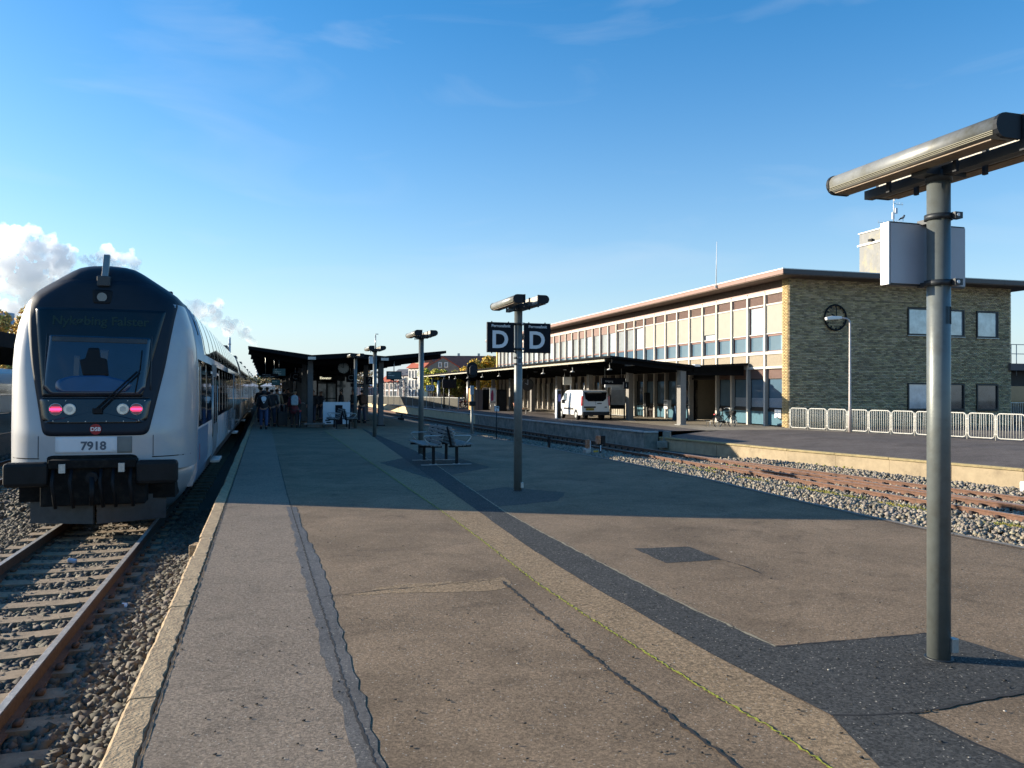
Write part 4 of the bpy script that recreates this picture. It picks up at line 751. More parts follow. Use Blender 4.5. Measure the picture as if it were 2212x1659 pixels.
# ================================================================== PLATFORM LAMPS
def dprof(sx, w=.17, h=.13, n=8):          # flat towards the post, round outside
    P = [(0, h / 2), (0, -h / 2)]; c = w - h / 2
    return [(sx * x, z) for x, z in P + [(c + h / 2 * math.sin(t), -h / 2 * math.cos(t)) for t in [math.pi * k / n for k in range(n + 1)]]]
def lamp_post(loc, label, panel=None, mast=False, notice=False, box=False, detail=True):
    L = thing('platform_lamp', label, 'platform lamp', loc, TA, 'twin-tube lamp posts along the middle of the platform')
    mb = MB(); mb.tube([(0, 0, 0), (0, 0, 3.06)], .069, 28); post = mb.build('post', POLE, L)
    mb = MB(); mb.tube([(0, 0, 0), (0, 0, .012)], .085, 20); mb.build('base_ring', POLD, L)
    mb = MB(); mb.tube([(0, 0, 3.03), (0, 0, 3.10)], .078, 16); mb.bar((-.16, 0, 3.11), (.16, 0, 3.11), .12, .09); mb.bar((0, -.62, 3.09), (0, .62, 3.09), .07, .06); mb.build('bracket', POLD, L)
    for sx in (-1, 1):
        mb = MB(); mb.prism([(sx * .13 + x, 3.16 + z) for x, z in dprof(sx)], -.665, .665, smooth=False); t = mb.build('lamp_tube', LUM, L)
        for p in t.data.polygons: p.use_smooth = abs(p.normal.y) < .5 and abs(p.normal.x) > .02 and p.normal.x * sx > 0
        mb = MB()
        for z in (3.112, 3.122, 3.132): mb.bar((sx * .296, -.66, z), (sx * .296, .66, z), .006, .004)
        mb.build('groove', MATS['lamp_groove'] if 'lamp_groove' in MATS else mat('lamp_groove', (.16, .15, .10), .6, .1), t)
        mb = MB(); mb.box((sx * .125, 0, 3.165), (.006, 1.30, .10)); mb.build('back_plate', LUMI, t)
        mb = MB(); mb.box((sx * .22, 0, 3.093), (.11, 1.26, .006)); mb.build('diffuser', mat('old_diffuser', (.20, .14, .085), .6, var=.3, vs=20), t)
        for e in (-1, 1):
            mb = MB(); mb.prism([(sx * .128 + x * 1.04, 3.16 + z * 1.06) for x, z in dprof(sx)], e * .666, e * .69); mb.build('end_cap', DARK, t)
        for y in (-.69, -.24, .3):
            mb = MB(); mb.box((sx * .115, y, 3.13), (.02, .028, .20)); mb.build('strap', DARK, t)
    if detail:
        for z in (2.37, 2.79):
            mb = MB(); mb.tube([(0, 0, z), (0, 0, z + .035)], .084, 20); mb.box((.05, -.085, z + .017), (.06, .05, .04)); c = mb.build('clamp', POLD, L); mb = MB(); mb.tube([(.04, -.108, z + .017), (.04, -.118, z + .017)], .011, 8); mb.build('bolt', SWHT, c)
        mb = MB(); mb.box((.052, -.06, .10), (.05, .045, .09)); mb.build('socket_box', GALV, L, bevel=.004); mb = MB()
        for k in range(6): mb.box((-.01 + .011 * k, -math.sqrt(.069 ** 2 - (-.01 + .011 * k) ** 2) + .0008, 2.18), (.0035, .004, .11))
        mb.build('vent_slots', BLK, L)
    if panel:
        for sx in (-1, 1):
            c = sx * .325 + .0; mb = MB(); mb.box((c, -.03, 2.575), (.47, .055, .50)); p = mb.build('sign_panel', NAVY, L, bevel=.006)
            mb = MB(); mb.box((c, -.03, 2.575), (.474, .035, .504)); mb.build('sign_rim', mat('sign_rim', (.12, .13, .14), .4, .4), p)
            text('D', .40, 'lettering', SWHT, p, (c - .015, -.061, 2.525), (R(90), 0, 0), bold=.010); text('Perronafsnit', .066, 'lettering', SWHT, p, (c, -.061, 2.765), (R(90), 0, 0), bold=.0012)
            for dx in (-.15, .14): mb = MB(); mb.box((c + dx, -.03, 2.575), (.014, .03, .535)); mb.build('lug', BLK, p)
        mb = MB(); mb.box((0, -.03, 2.815), (.22, .03, .02)); mb.box((0, -.03, 2.335), (.22, .03, .02)); mb.build('sign_bracket', BLK, L)
        for z in (2.22, 2.115): mb = MB(); mb.tube([(0, 0, z), (0, 0, z + .035)], .073, 20); b = mb.build('marker_band', BLK, L); text('1101', .04, 'lettering', SWHT, b, (-.0, -.0735, z + .018), (R(90), 0, 0), bold=.001, th=.001)
    if box:
        mb = MB(); mb.box((.02, .14, 2.585), (.615, .065, .41)); p = mb.build('sign_box', mat('sign_box_case', (.045, .047, .05), .5), L, bevel=.004)
        mb = MB(); mb.box((.02, .104, 2.585), (.60, .012, .385)); mb.build('sign_face', mat('sign_face', (.36, .37, .42), .35, var=.1, vs=2), p)
        mb = MB(); mb.box((-.29, .14, 2.585), (.012, .07, .40)); mb.build('sign_side', WHT, p)
        mb = MB(); mb.box((0, .085, 2.79), (.1, .08, .03)); mb.box((0, .085, 2.385), (.1, .08, .03)); mb.build('sign_bracket', POLD, L)
    if mast: mb = MB(); mb.tube([(.02, 0, 3.1), (.02, 0, 3.62)], .022, 8); mb.tube([(.02, 0, 3.62), (.02, 0, 3.68), (.12, 0, 3.68)], .015, 6); mb.build('aerial', GALV, L)
    if notice: mb = MB(); mb.box((-.14, -.03, 2.75), (.14, .02, .26)); mb.build('notice', SWHT, L)
    return L
lamp_post(G(2028, 1423), 'nearest lamp post at right, tall grey-green pole with a blank sign box', box=True)
lamp_post(G(1118.5, 1060), 'lamp post carrying two navy platform signs with a white letter D', panel=True)
lamp_post(G(909, 980), 'lamp post standing behind the slatted double bench', detail=False)
lamp_post(G(809, 943.5), 'lamp post with a white notice and a thin aerial on its top', mast=True, notice=True, detail=False)
lamp_post(G(767.5, 925.5), 'lamp post just before the canopy edge, under the round platform clock', detail=False)
# ================================================================== DOUBLE BENCH
BS = mat('bench_slat', (.20, .19, .175), .7, var=.3, vs=10, bump=.3, bs=40)
bc = Vector((-1.68, 18.65, 0)); bn = thing('double_bench', 'weathered back-to-back slatted bench on the platform beside a lamp post', 'bench', bc, TA)
for s_ in (-1, 1):
    for k in range(5): mb = MB(); mb.box((s_ * (.20 + .088 * k), 0, .44 + .006 * k), (.07, 1.75, .028)); mb.build('seat_slat', BS, bn, bevel=.006)
    for k in range(5): mb = MB(); mb.box((s_ * (.16 - .022 * k), 0, .50 + .082 * k), (.026, 1.75, .062)); mb.build('back_slat', BS, bn, bevel=.006)
    for y in (-.55, .55):
        mb = MB(); mb.bar((s_ * .27, y, .0), (s_ * .27, y, .42), .06, .06); mb.bar((s_ * .08, y, .40), (s_ * .60, y, .41), .05, .04); mb.bar((s_ * .14, y, .42), (s_ * .05, y, .86), .04, .04); mb.build('leg', BLK, bn); mb = MB(); mb.box((s_ * .27, y, .006), (.16, .12, .012)); mb.build('foot_plate', GALV, bn)
    for y in (-.80, .80):
        mb = MB(); mb.tube([(s_ * .10, y, .64), (s_ * .18, y, .665), (s_ * .50, y, .665), (s_ * .545, y, .64), (s_ * .50, y, .56), (s_ * .36, y, .43)], .014, 8); mb.build('armrest', GALV, bn)
mb = MB(); mb.box((0, -.70, .010), (1.15, .10, .012)); mb.build('ground_strip', mat('pale_strip', (.3, .3, .29), .8), bn); mb = MB(); mb.box((0, .55, .010), (1.1, .10, .012)); mb.build('ground_strip', MATS['pale_strip'], bn)
# ================================================================== MAIN CANOPY
MC = thing('platform_canopy', 'dark butterfly-roofed canopy over the middle platform with rows of columns', 'canopy', (0, 0, 0))
Yn = 35.6; cw0 = -10.9
MCo = Vector((-7.35, 36.0, 0)); MC.location = MCo; MC.rotation_euler = (0, 0, TA)
CL = 62
prof = [(-4.35, 3.55, 3.42), (-1.68, 3.20, 2.98), (0.0, 3.32, 3.12), (1.52, 3.20, 2.98), (4.35, 3.50, 3.38)]
for (a_, b_) in zip(prof, prof[1:]):
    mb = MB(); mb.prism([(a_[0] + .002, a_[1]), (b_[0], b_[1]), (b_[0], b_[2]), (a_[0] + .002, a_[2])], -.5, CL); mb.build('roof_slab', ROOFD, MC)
for k in range(11):
    y = .8 + 5.8 * k
    for x in (-1.68, 1.52):
        mb = MB(); mb.box((x, y, 1.5), (.24, .26, 3.0)); c = mb.build('column', mat('column_blue_grey', (.07, .075, .08), .5, var=.25), MC, bevel=.012); mb = MB(); mb.box((x, y, .02), (.36, .36, .04)); mb.build('foot_plate', BLK, c)
    for (a_, b_) in ((prof[0], prof[1]), (prof[1], prof[2]), (prof[2], prof[3]), (prof[3], prof[4])):
        mb = MB(); mb.bar((a_[0], y, a_[2] - .08), (b_[0], y, b_[2] - .10), .12, .22); mb.build('rafter', ROOFD, MC)
for x in (-1.68, 1.52): mb = MB(); mb.box((x, -.42, 3.06), (.34, .2, .12)); mb.build('gutter_outlet', GALV, MC)
# under it: glazed shelter with a lift, signs, screens
def at2(px, py, Y): return at(px, py, Y)
sh = thing('lift_shelter', 'dark glazed lift shelter in the middle under the platform canopy', 'shelter', at(706, 880, 52), TA); sh.location.z = 0
for i_, x in enumerate((-1.75, -.6, .6, 1.75)): mb = MB(); mb.box((x, 0, 1.35), (.1, .1, 2.7)); mb.build('upright', BLK, sh)
SG_ = mat('shelter_glass', (.10, .11, .11), .12, coat=.8, var=.5, vs=1.5)
for x in (-1.17, 1.17): mb = MB(); mb.box((x, .02, 1.3), (1.0, .03, 2.4)); mb.build('side_panel', SG_, sh)
for x in (-.3, .3): mb = MB(); mb.box((x, -.01, 1.1), (.5, .03, 2.1)); d_ = mb.build('glass_door', mat('shelter_pale', (.20, .21, .2), .2, coat=.5, var=.5, vs=2), sh); mb = MB(); mb.box((x, -.035, 1.1), (.5, .02, .06)); mb.box((x, -.035, 2.1), (.54, .02, .08)); mb.build('door_rail', BLK, d_)
mb = MB(); mb.box((0, 2.5, 2.8), (3.9, 5.4, .25)); mb.build('roof', BLK, sh); mb = MB(); mb.box((0, -.08, 2.42), (2.3, .12, .36)); q = mb.build('sign_board', BLK, sh); text('Elevator', .22, 'lettering', mat('sign_lit', (.5, .5, .45), .5, emit=(.9, .85, .6), es=.6), q, (-.1, -.145, 2.42), (R(90), 0, 0), bold=.003)
for sx in (-1.8, 1.8): mb = MB(); mb.box((sx, 2.5, 1.35), (.06, 5, 2.5)); mb.build('side_wall', SG_, sh)
mb = MB(); mb.box((0, 5.1, 1.35), (3.6, .06, 2.5)); mb.build('rear_wall', SG_, sh)
k1 = thing('platform_kiosk', 'black enclosed waiting room left of the lift shelter under the canopy', 'waiting room', at(655, 880, 50), TA); k1.location.z = 0
mb = MB(); mb.box((0, 2.5, 1.45), (.9, 6, 2.9)); mb.build('body', BLK, k1); 
for y in range(5): mb = MB(); mb.box((.47, 2.5 - 2.5 + y * 1.2, 1.3), (.03, .08, 2.4)); mb.build('mullion', GALV, k1)
def screen(px, py, Y, w, h, label, lines, col=(.05, .25, .35), es=.15, group=None, th=.14):
    s_ = thing('departure_screen', label, 'screen', at(px, py, Y), TA, group); mb = MB(); mb.box((0, 0, 0), (w, th, h)); mb.build('case', BLK, s_, bevel=.01)
    mb = MB(); mb.box((0, -th / 2 - .004, 0), (w * .9, .008, h * .82)); f = mb.build('display', mat('screen_blue', (.004, .012, .02), .4, emit=(.02, .08, .13), es=.12, spec=.2), s_)
    for k, (t_, z, q) in enumerate(lines): text(t_, q, 'lettering', mat('screen_text', (.2, .3, .35), .5, emit=(.3, .45, .55), es=.15), f, (-w * .4, -th / 2 - .012, z), (R(90), 0, 0), align='LEFT', th=.002)
    mb = MB(); mb.tube([(0, 0, h / 2), (0, 0, h / 2 + .45)], .02, 6); mb.build('hanger', GALV, s_); return s_
screen(603, 804, 40, .66, .42, 'blue lit departure screen hanging at the left end of the canopy', [('10:02', .12, .07), ('Nykøbing F', .02, .07), ('Vordingborg', -.08, .07)], es=.05)
screen(596, 826, 52, .55, .40, 'small dark departure screen hanging beyond the blue lit one', [('Kort tog', .05, .08)], es=.05)
screen(851, 811, 36.5, .68, .38, 'dark departure screen hanging from the right wing of the canopy', [('10:02', .1, .06), ('Nykøbing F', .0, .06)], es=.08)
hs2 = thing('hanging_sign', 'long dark hanging sign with white text at the left edge of the canopy', 'sign', at(583, 811.5, 38), TA)
mb = MB(); mb.box((0, 0, 0), (.78, .1, .19)); mb.build('panel', NAVY, hs2); text('Velkommen', .075, 'lettering', SWHT, hs2, (-.34, -.055, .04), (R(90), 0, 0), align='LEFT'); text('til Vordingborg station', .06, 'lettering', SWHT, hs2, (-.34, -.055, -.045), (R(90), 0, 0), align='LEFT')
mb = MB(); mb.tube([(.2, 0, .09), (.2, 0, 1.1)], .014, 5); mb.tube([(-.2, 0, .09), (-.2, 0, 1.1)], .014, 5); mb.build('hanger', GALV, hs2)
for (px, py, Y, w, h, t_, lb) in ((705, 824, 46, .5, .45, 'C', None), (686.5, 819.5, 0, 0, 0, '', None)):
    pass
def lsign(px, py, Y, w, h, t_, q, lb, col=SWHT):
    s_ = thing('hanging_sign', lb, 'sign', at(px, py, Y), TA); mb = MB(); mb.box((0, 0, 0), (w, .08, h)); mb.build('panel', NAVY, s_); text(t_, q, 'lettering', mat('lettering_dim', (.22, .24, .26), .6), s_, (0, -.045, 0), (R(90), 0, 0), bold=.004); mb = MB(); mb.tube([(0, 0, h / 2), (0, 0, h / 2 + .5)], .014, 5); mb.build('hanger', GALV, s_)
lsign(637.5, 814.5, 44, .46, .46, 'C', .42, 'left one of the two dark signs with a pale letter C under the canopy')
lsign(757, 816.5, 44, .46, .46, 'C', .42, 'right one of the two dark signs with a pale letter C under the canopy')
lsign(655.5, 820, 47, .4, .4, '3', .36, 'dark sign with the number 3 under the left side of the canopy')
lsign(798.6, 822.2, 41, .40, .40, '2', .34, 'dark sign with the number 2 by the right row of canopy columns')
lsign(776, 832, 46, 1.0, .2, 'Udgang', .15, 'low dark hanging sign below the right letter C sign')
ck = thing('platform_clock', 'large round platform clock hanging under the middle canopy', 'clock', at(741.6, 794.8, 38), TA)
mb = MB(); mb.disc((0, 0, 0), .275, 26, th=.16); mb.build('case', BLK, ck); mb = MB(); mb.disc((0, -.085, 0), .255, 26, th=.012); mb.build('dial', mat('dial_grey', (.22, .24, .24), .3), ck)
for k in range(12): M = Matrix.Rotation(R(30 * k), 3, 'Y'); mb = MB(); mb.box(M @ Vector((0, -.095, .22)), (.018, .006, .05), M=M); mb.build('hour_mark', BLK, ck)
for t, L in ((-4, .21), (-62, .14)): M = Matrix.Rotation(R(t), 3, 'Y'); mb = MB(); mb.box(M @ Vector((0, -.1, L / 2)), (.02, .006, L), M=M); mb.build('hand', BLK, ck)
mb = MB(); mb.tube([(0, 0, .27), (0, 0, .5)], .02, 6); mb.build('hanger', BLK, ck)
# luggage trolley board, second bench
tb = thing('notice_board', 'low white board with a dark line drawing behind the second bench', 'board', at(727, 903, 36), TA); tb.location.z = 0
mb = MB(); mb.box((0, 0, .62), (1.2, .06, 1.0)); mb.build('panel', SWHT, tb); mb = MB(); mb.box((.1, -.04, .55), (.32, .02, .86)); mb.box((-.4, -.04, .3), (.2, .02, .05)); mb.box((-.35, -.04, .2), (.2, .02, .05)); mb.build('marking', NAVY, tb)
for sx in (-.55, .55): mb = MB(); mb.tube([(sx, 0, 0), (sx, 0, 1.2)], .025, 6); mb.build('post', GALV, tb)
mb = MB(); mb.box((-1, -.35, .16), (.9, .5, .05)); mb.box((-1, -.35, .07), (.6, .3, .1)); mb.build('low_seat', BS, tb)
b2 = copy_tree(bn, loc=at(738, 905, 34.4), label='far slatted bench in the shade under the canopy edge', rz=TA); b2.location.z = 0
# ================================================================== PEOPLE
SKIN = mat('skin', (.35, .19, .13), .6, var=.05)
def skin_mesh(name, vs, es, rs, m, parent, sub=1, root=0, **k):
    me = bpy.data.meshes.new(name); me.from_pydata([Vector(v) for v in vs], es, []); o = bpy.data.objects.new(name, me); COL.objects.link(o)
    o.modifiers.new('skin', 'SKIN'); sv = me.skin_vertices[0].data
    for i, r_ in enumerate(rs): sv[i].radius = r_ if isinstance(r_, tuple) else (r_, r_); sv[i].use_root = (i == root)
    s_ = o.modifiers.new('sub', 'SUBSURF'); s_.levels = sub; s_.render_levels = sub
    bpy.context.view_layer.update(); m2 = bpy.data.meshes.new_from_object(o.evaluated_get(bpy.context.evaluated_depsgraph_get())); bpy.data.objects.remove(o)
    m2.materials.clear(); m2.materials.append(m); m2.polygons.foreach_set('use_smooth', [True] * len(m2.polygons)); q = bpy.data.objects.new(name, m2); return link(q, parent, **k)
def person(loc, rz, label, H=1.74, coat=(.02, .02, .025), legs=(.03, .035, .06), hair=(.03, .02, .015), stride=.14, arm=(.1, .1), pack=None, hood=False, longcoat=0., emblem=False, case=None, skirt=False):
    P = thing('person', label, 'person', loc, rz); f = H / 1.75
    hy = .0; kL, kR = stride, -stride
    def S_(*a): return tuple(x * f for x in a)
    # 0 pelvis,1 waist,2 chest,3 neck base,4 neck,5 head low,6 head mid,7 head top
    v = [S_(0, 0, .94), S_(0, 0, 1.1), S_(0, .01, 1.3), S_(0, 0, 1.46), S_(0, .01, 1.52), S_(0, .025, 1.58), S_(0, .02, 1.66), S_(0, .01, 1.74)]
    r = [(.15, .11), (.14, .10), (.16, .11), (.07, .06), .05, .07, .08, .05]; e = [(i, i + 1) for i in range(7)]
    for sx, st, am in ((-1, kL, arm[0]), (1, kR, arm[1])):
        b = len(v); v += [S_(sx * .10, st * .1, .88), S_(sx * .11, st * .7 + .03, .48), S_(sx * .11, st * 1.0 - .03, .09), S_(sx * .12, st + .12, .04)]; r += [.095, .06, .042, .035]; e += [(0, b), (b, b + 1), (b + 1, b + 2), (b + 2, b + 3)]
        b = len(v); sh_ = S_(sx * .19, 0, 1.42); el = S_(sx * .26, am * .4 - .03, 1.14); wr = S_(sx * .27, am + .05, .90 + abs(am) * .5); d_ = (Vector(wr) - Vector(el)).normalized()
        v += [sh_, el, wr, tuple(Vector(wr) + d_ * .07)]; r += [.06, .045, .03, (.036, .018)]; e += [(3, b), (b, b + 1), (b + 1, b + 2), (b + 2, b + 3)]
        pm_ = b + 3
        for q in range(4): b = len(v); dd = Vector((0, (q - 1.5) * .019, 0)); v += [tuple(Vector(v[pm_]) + d_ * .035 + dd), tuple(Vector(v[pm_]) + d_ * (.075 + .008 * (q in (1, 2))) + dd + Vector((-sx * .015, 0, 0)))]; r += [.009, .007]; e += [(pm_, b), (b, b + 1)]
        b = len(v); v += [tuple(Vector(v[pm_]) + Vector((0, .04, .01)) * 1), tuple(Vector(v[pm_]) + Vector((0, .055, -.02)))]; r += [.01, .008]; e += [(pm_, b), (b, b + 1)]
    skin_mesh('body', v, e, r, SKIN, P)
    cm = mat('cloth_%d_%d_%d' % tuple(int(c * 1000) for c in coat), coat, .85, var=.15, vs=8); lm = mat('cloth_%d_%d_%d' % tuple(int(c * 1000) for c in legs), legs, .85, var=.15, vs=10)
    # trousers
    vv = [S_(0, 0, .98)]; rr2 = [(.165, .125)]; ee = []
    for sx, st in ((-1, kL), (1, kR)): b = len(vv); vv += [S_(sx * .10, st * .1, .84), S_(sx * .11, st * .7 + .03, .48), S_(sx * .11, st - .03, .13)]; rr2 += [.112, .08, .068]; ee += [(0, b), (b, b + 1), (b + 1, b + 2)]
    skin_mesh('trousers', vv, ee, rr2, lm, P)
    # coat with sleeves
    lo = .86 - longcoat
    vv = [S_(0, 0, lo), S_(0, 0, 1.1), S_(0, .0, 1.3), S_(0, 0, 1.44), S_(0, 0, 1.49)]; rr2 = [(.20 + longcoat * .12, .16 + longcoat * .1), (.185, .145), (.195, .15), (.13, .10), (.085, .08)]; ee = [(0, 1), (1, 2), (2, 3), (3, 4)]
    for sx, am in ((-1, arm[0]), (1, arm[1])): b = len(vv); vv += [S_(sx * .19, 0, 1.40), S_(sx * .265, am * .4 - .03, 1.14), S_(sx * .27, am + .04, .93 + abs(am) * .5)]; rr2 += [.085, .065, .05]; ee += [(3, b), (b, b + 1), (b + 1, b + 2)]
    skin_mesh('coat', vv, ee, rr2, cm, P)
    if hood: skin_mesh('hood', [S_(0, -.02, 1.5), S_(0, -.01, 1.62), S_(0, 0, 1.72)], [(0, 1), (1, 2)], [(.13, .10), (.125, .13), (.09, .09)], cm, P)
    else: skin_mesh('hair', [S_(0, -.02, 1.58), S_(0, -.015, 1.67), S_(0, 0, 1.73)], [(0, 1), (1, 2)], [(.085, .075), (.105, .11), (.08, .085)], mat('hair_%d' % int(hair[0] * 1000), hair, .8), P)
    for sx in (-1, 1):
        st = kL if sx < 0 else kR; mb = MB(); mb.prism([(st - .10, 0), (st + .17, 0), (st + .18, .05), (st + .05, .11), (st - .09, .12)], sx * .11 * f - .045, sx * .11 * f + .045, ax='x'); mb.build('shoe', BLK, P, bevel=.012)
    mb = MB(); hz = 1.645 * f
    mb.prism([(-.012, hz - .01), (.012, hz - .01), (0, hz + .03)], .10, .125); 
    for sx in (-1, 1): mb.box((sx * .032, .10, hz + .03), (.02, .012, .01)); mb.box((sx * .092, .0, hz + .01), (.015, .03, .05))
    mb.box((0, .1, hz - .045), (.045, .012, .01)); mb.build('face', SKIN, P)
    if pack: mb = MB(); mb.prism([(-.14, .98), (.14, .98), (.16, 1.1), (.15, 1.32), (.10, 1.43), (-.10, 1.43), (-.15, 1.32), (-.16, 1.1)], -.32, -.14); mb.build('backpack', mat('pack_%d' % int(pack[0] * 100), pack, .7, var=.3, vs=14), P, bevel=.05)
    if emblem: mb = MB(); mb.prism([(.09 * math.cos(t) + .03 * math.sin(2 * t), 1.24 + .15 * math.sin(t)) for t in [math.pi * k / 8 for k in range(16)]], -.172, -.155); em = mb.build('back_print', SWHT, P); mb = MB(); mb.prism([(-.03, 1.15), (.05, 1.17), (.02, 1.2), (-.02, 1.18)], -.176, -.171); mb.build('print_mark', NAVY, em)
    if skirt: pass
    if case is not None:
        c = thing('suitcase', case, 'suitcase', P.location + Matrix.Rotation(rz, 3, 'Z') @ Vector((.42, -.25, 0)), rz); mb = MB(); mb.box((0, 0, .36), (.42, .26, .62)); mb.build('shell', mat('case_black', (.02, .02, .022), .5), c, bevel=.03); mb = MB(); mb.tube([(-.1, .1, .66), (-.1, .1, 1.0), (.1, .1, 1.0), (.1, .1, .66)], .012, 5); mb.build('handle', GALV, c)
        for sx in (-.17, .17): mb = MB(); mb.tube([(sx - .02, 0, .04), (sx + .02, 0, .04)], .04, 8); mb.build('wheel', BLK, c)
    return P
def on(px, Y): p = at(px, 850, Y); return Vector((p.x, p.y, 0))
person(on(570, 33.6), TA, 'person in a dark hooded jacket with a white print on the back and blue jeans', 1.68, legs=(.03, .06, .14), hood=True, emblem=True, coat=(.012, .013, .016), stride=.1)
person(on(636, 35.2), TA, 'person in a long dark red coat with a pale backpack, pushing a bicycle', 1.62, coat=(.12, .018, .025), hair=(.22, .12, .06), pack=(.30, .36, .38), longcoat=.25, legs=(.05, .03, .03), arm=(.05, .35))
person(on(587, 36.2), TA + .2, 'person in a black jacket with a bag, right of the one with the white print', 1.70, case='black wheeled suitcase pulled by the person in the black jacket', arm=(.1, -.15))
person(on(598, 39.5), TA - .1, 'person in a beige coat with a pale rucksack walking toward the canopy', 1.72, coat=(.26, .21, .15), pack=(.3, .27, .22), hair=(.06, .03, .02))
person(on(564, 41), TA, 'tall person in black standing close to the train door', 1.80, coat=(.015, .015, .017))
person(on(577, 43.5), TA + .3, 'person with short dark hair among the crowd behind the hooded one', 1.82, coat=(.02, .02, .03))
person(on(613, 42), TA - .4, 'person in a black coat left of the person in the red coat', 1.72, coat=(.01, .01, .013))
person(on(622, 45), TA + .5, 'taller person in dark clothes standing beside the black coat', 1.78, coat=(.018, .02, .025))
person(on(676, 39.5), TA + 2.8, 'person in a dark coat standing behind the left canopy column', 1.66, coat=(.015, .015, .02), longcoat=.2)
person(on(693, 43), TA + 2.2, 'person with a bright blue scarf beside the lift shelter', 1.60, coat=(.05, .05, .06)); COLL = COL.objects[-1]
person(on(737, 39.5), TA + 1.5, 'person in black behind the white notice board', 1.72, coat=(.012, .012, .014))
person(on(763, 41.5), TA + 1.2, 'person in a dark parka near the right letter C sign', 1.72, coat=(.02, .02, .022))
person(on(782, 40), TA + .2, 'person in dark clothes between the lamp post and the right column row', 1.68, coat=(.03, .022, .02), pack=(.10, .04, .02))
bicycle(on(648, 35.0), TA + .05, 'dark bicycle with white tyres pushed by the person in the red coat', col=(.02, .05, .12), basket=False)
# ================================================================== TRACKSIDE
sp_ = thing('signal_post', 'back of an oval signal head on a slim galvanised post at the platform edge', 'signal', (-1.58, 31.5, -1.1), TA)
mb = MB(); mb.tube([(0, 0, 0), (0, 0, 2.75)], .055, 12); mb.build('post', POLE, sp_)
mb = MB(); poly = [(-.215, 3.45), (-.215, 3.7)] + [(.215 * math.cos(R(t)), 3.7 + .19 * math.sin(R(t))) for t in range(165, 0, -15)] + [(.215, 3.7), (.215, 3.45)] + [(.215 * math.cos(R(t)), 3.45 + .17 * math.sin(R(t))) for t in range(-15, -180, -15)]
mb.prism(poly, -.03, .03); mb.build('head_plate', BLK, sp_); mb = MB(); mb.prism([(x * .62, 3.55 + (z - 3.57) * .66) for x, z in poly], -.16, -.03); mb.build('lamp_case', DARK, sp_, bevel=.02)
mb = MB(); mb.box((0, -.05, 2.25), (.26, .12, .18)); mb.build('junction_box', BLK, sp_, bevel=.02); mb = MB(); mb.box((-.02, -.06, 2.78), (.14, .06, .35)); mb.build('bracket', mat('blue_grey', (.2, .25, .3), .5), sp_)
def plate_sign(px, py, Y, w, h, lines, label, zb, size, m=SWHT, rz=TA):
    p = at(px, py, Y); s_ = thing('track_sign', label, 'sign', (p.x, p.y, zb), rz); zc = p.z - zb; mb = MB(); mb.tube([(0, .03, 0), (0, .03, zc)], .03, 8); mb.build('post', POLD, s_); mb = MB(); mb.box((0, 0, zc), (w, .03, h)); mb.build('rim', BLK, s_, bevel=.01); mb = MB(); mb.box((0, -.016, zc), (w * .9, .01, h * .9)); pl_ = mb.build('plate', m, s_)
    for t_, dz, q in lines: text(t_, q, 'lettering', NAVY, pl_, (0, -.024, zc + dz), (R(90), 0, 0), bold=.004)
plate_sign(1073, 883, 43.5, .28, .31, [('146', .06, .14), ('8', -.08, .11)], 'white kilometre sign reading 146 over 8 between the tracks', -1.1, .1)
plate_sign(929, 838, 84, .95, .62, [('60', 0, .6)], 'white speed sign with the number 60 beyond the far platform', SG, .1)
def gbox(px, py, Y, label, cat, parts):
    p = at(px, py, Y); s_ = thing('track_signal', label, cat, (p.x, p.y, -1.1), TA)
    for nm, m, c, sz in parts: c = tuple(.76 * v for v in c); sz = tuple(.8 * v for v in sz); mb = MB(); mb.box(c, sz); mb.build(nm, m, s_, bevel=min(sz) * .2)
ORG = mat('rusty_orange', (.36, .14, .06), .7, var=.35, vs=12, dirt=(.5, .42, .35), ds=9)
gbox(1269, 960, 33.5, 'low rusty point indicator with a white bar, left of its twin', 'signal', [('lantern', ORG, (0, 0, .68), (.20, .26, .52)), ('white_bar', SWHT, (.13, -.05, .66), (.06, .1, .42)), ('base', GALV, (-.02, 0, .28), (.3, .4, .35)), ('foot', POLD, (.1, 0, .08), (.9, .5, .12)), ('number_plate', mat('plate_yellow2', (.55, .33, .04), .6), (.42, -.2, .30), (.28, .03, .1))])
gbox(1297, 955, 33, 'square rusty signal box on a black post beside the rails', 'signal', [('post', BLK, (.0, 0, .55), (.09, .09, 1.1)), ('lamp_box', ORG, (-.14, 0, .98), (.22, .26, .44)), ('shield', BLK, (.15, .02, .98), (.24, .2, .42)), ('white_band', SWHT, (-.01, -.05, .52), (.05, .03, .3))])
gbox(1186, 955, 33, 'thin black marker post standing before the old platform wall', 'post', [('post', BLK, (0, 0, .5), (.13, .13, 1.2)), ('cap', BLK, (0, 0, 1.12), (.17, .17, .08))])
gbox(866, 888, 62, 'small dark shunting signal with two bright lenses between the far tracks', 'signal', [('case', BLK, (0, 0, .45), (.6, .4, .7)), ('lens', SWHT, (-.15, -.22, .3), (.14, .06, .14)), ('lens', SWHT, (.15, -.22, .3), (.14, .06, .14)), ('stem', BLK, (.1, 0, .95), (.12, .12, .4))])
gbox(2210, 1040, 21.0, 'white plastic box standing against the low retaining wall at right', 'box', [('body', WHT, (0.1, 0, .38), (.28, .2, .35))])
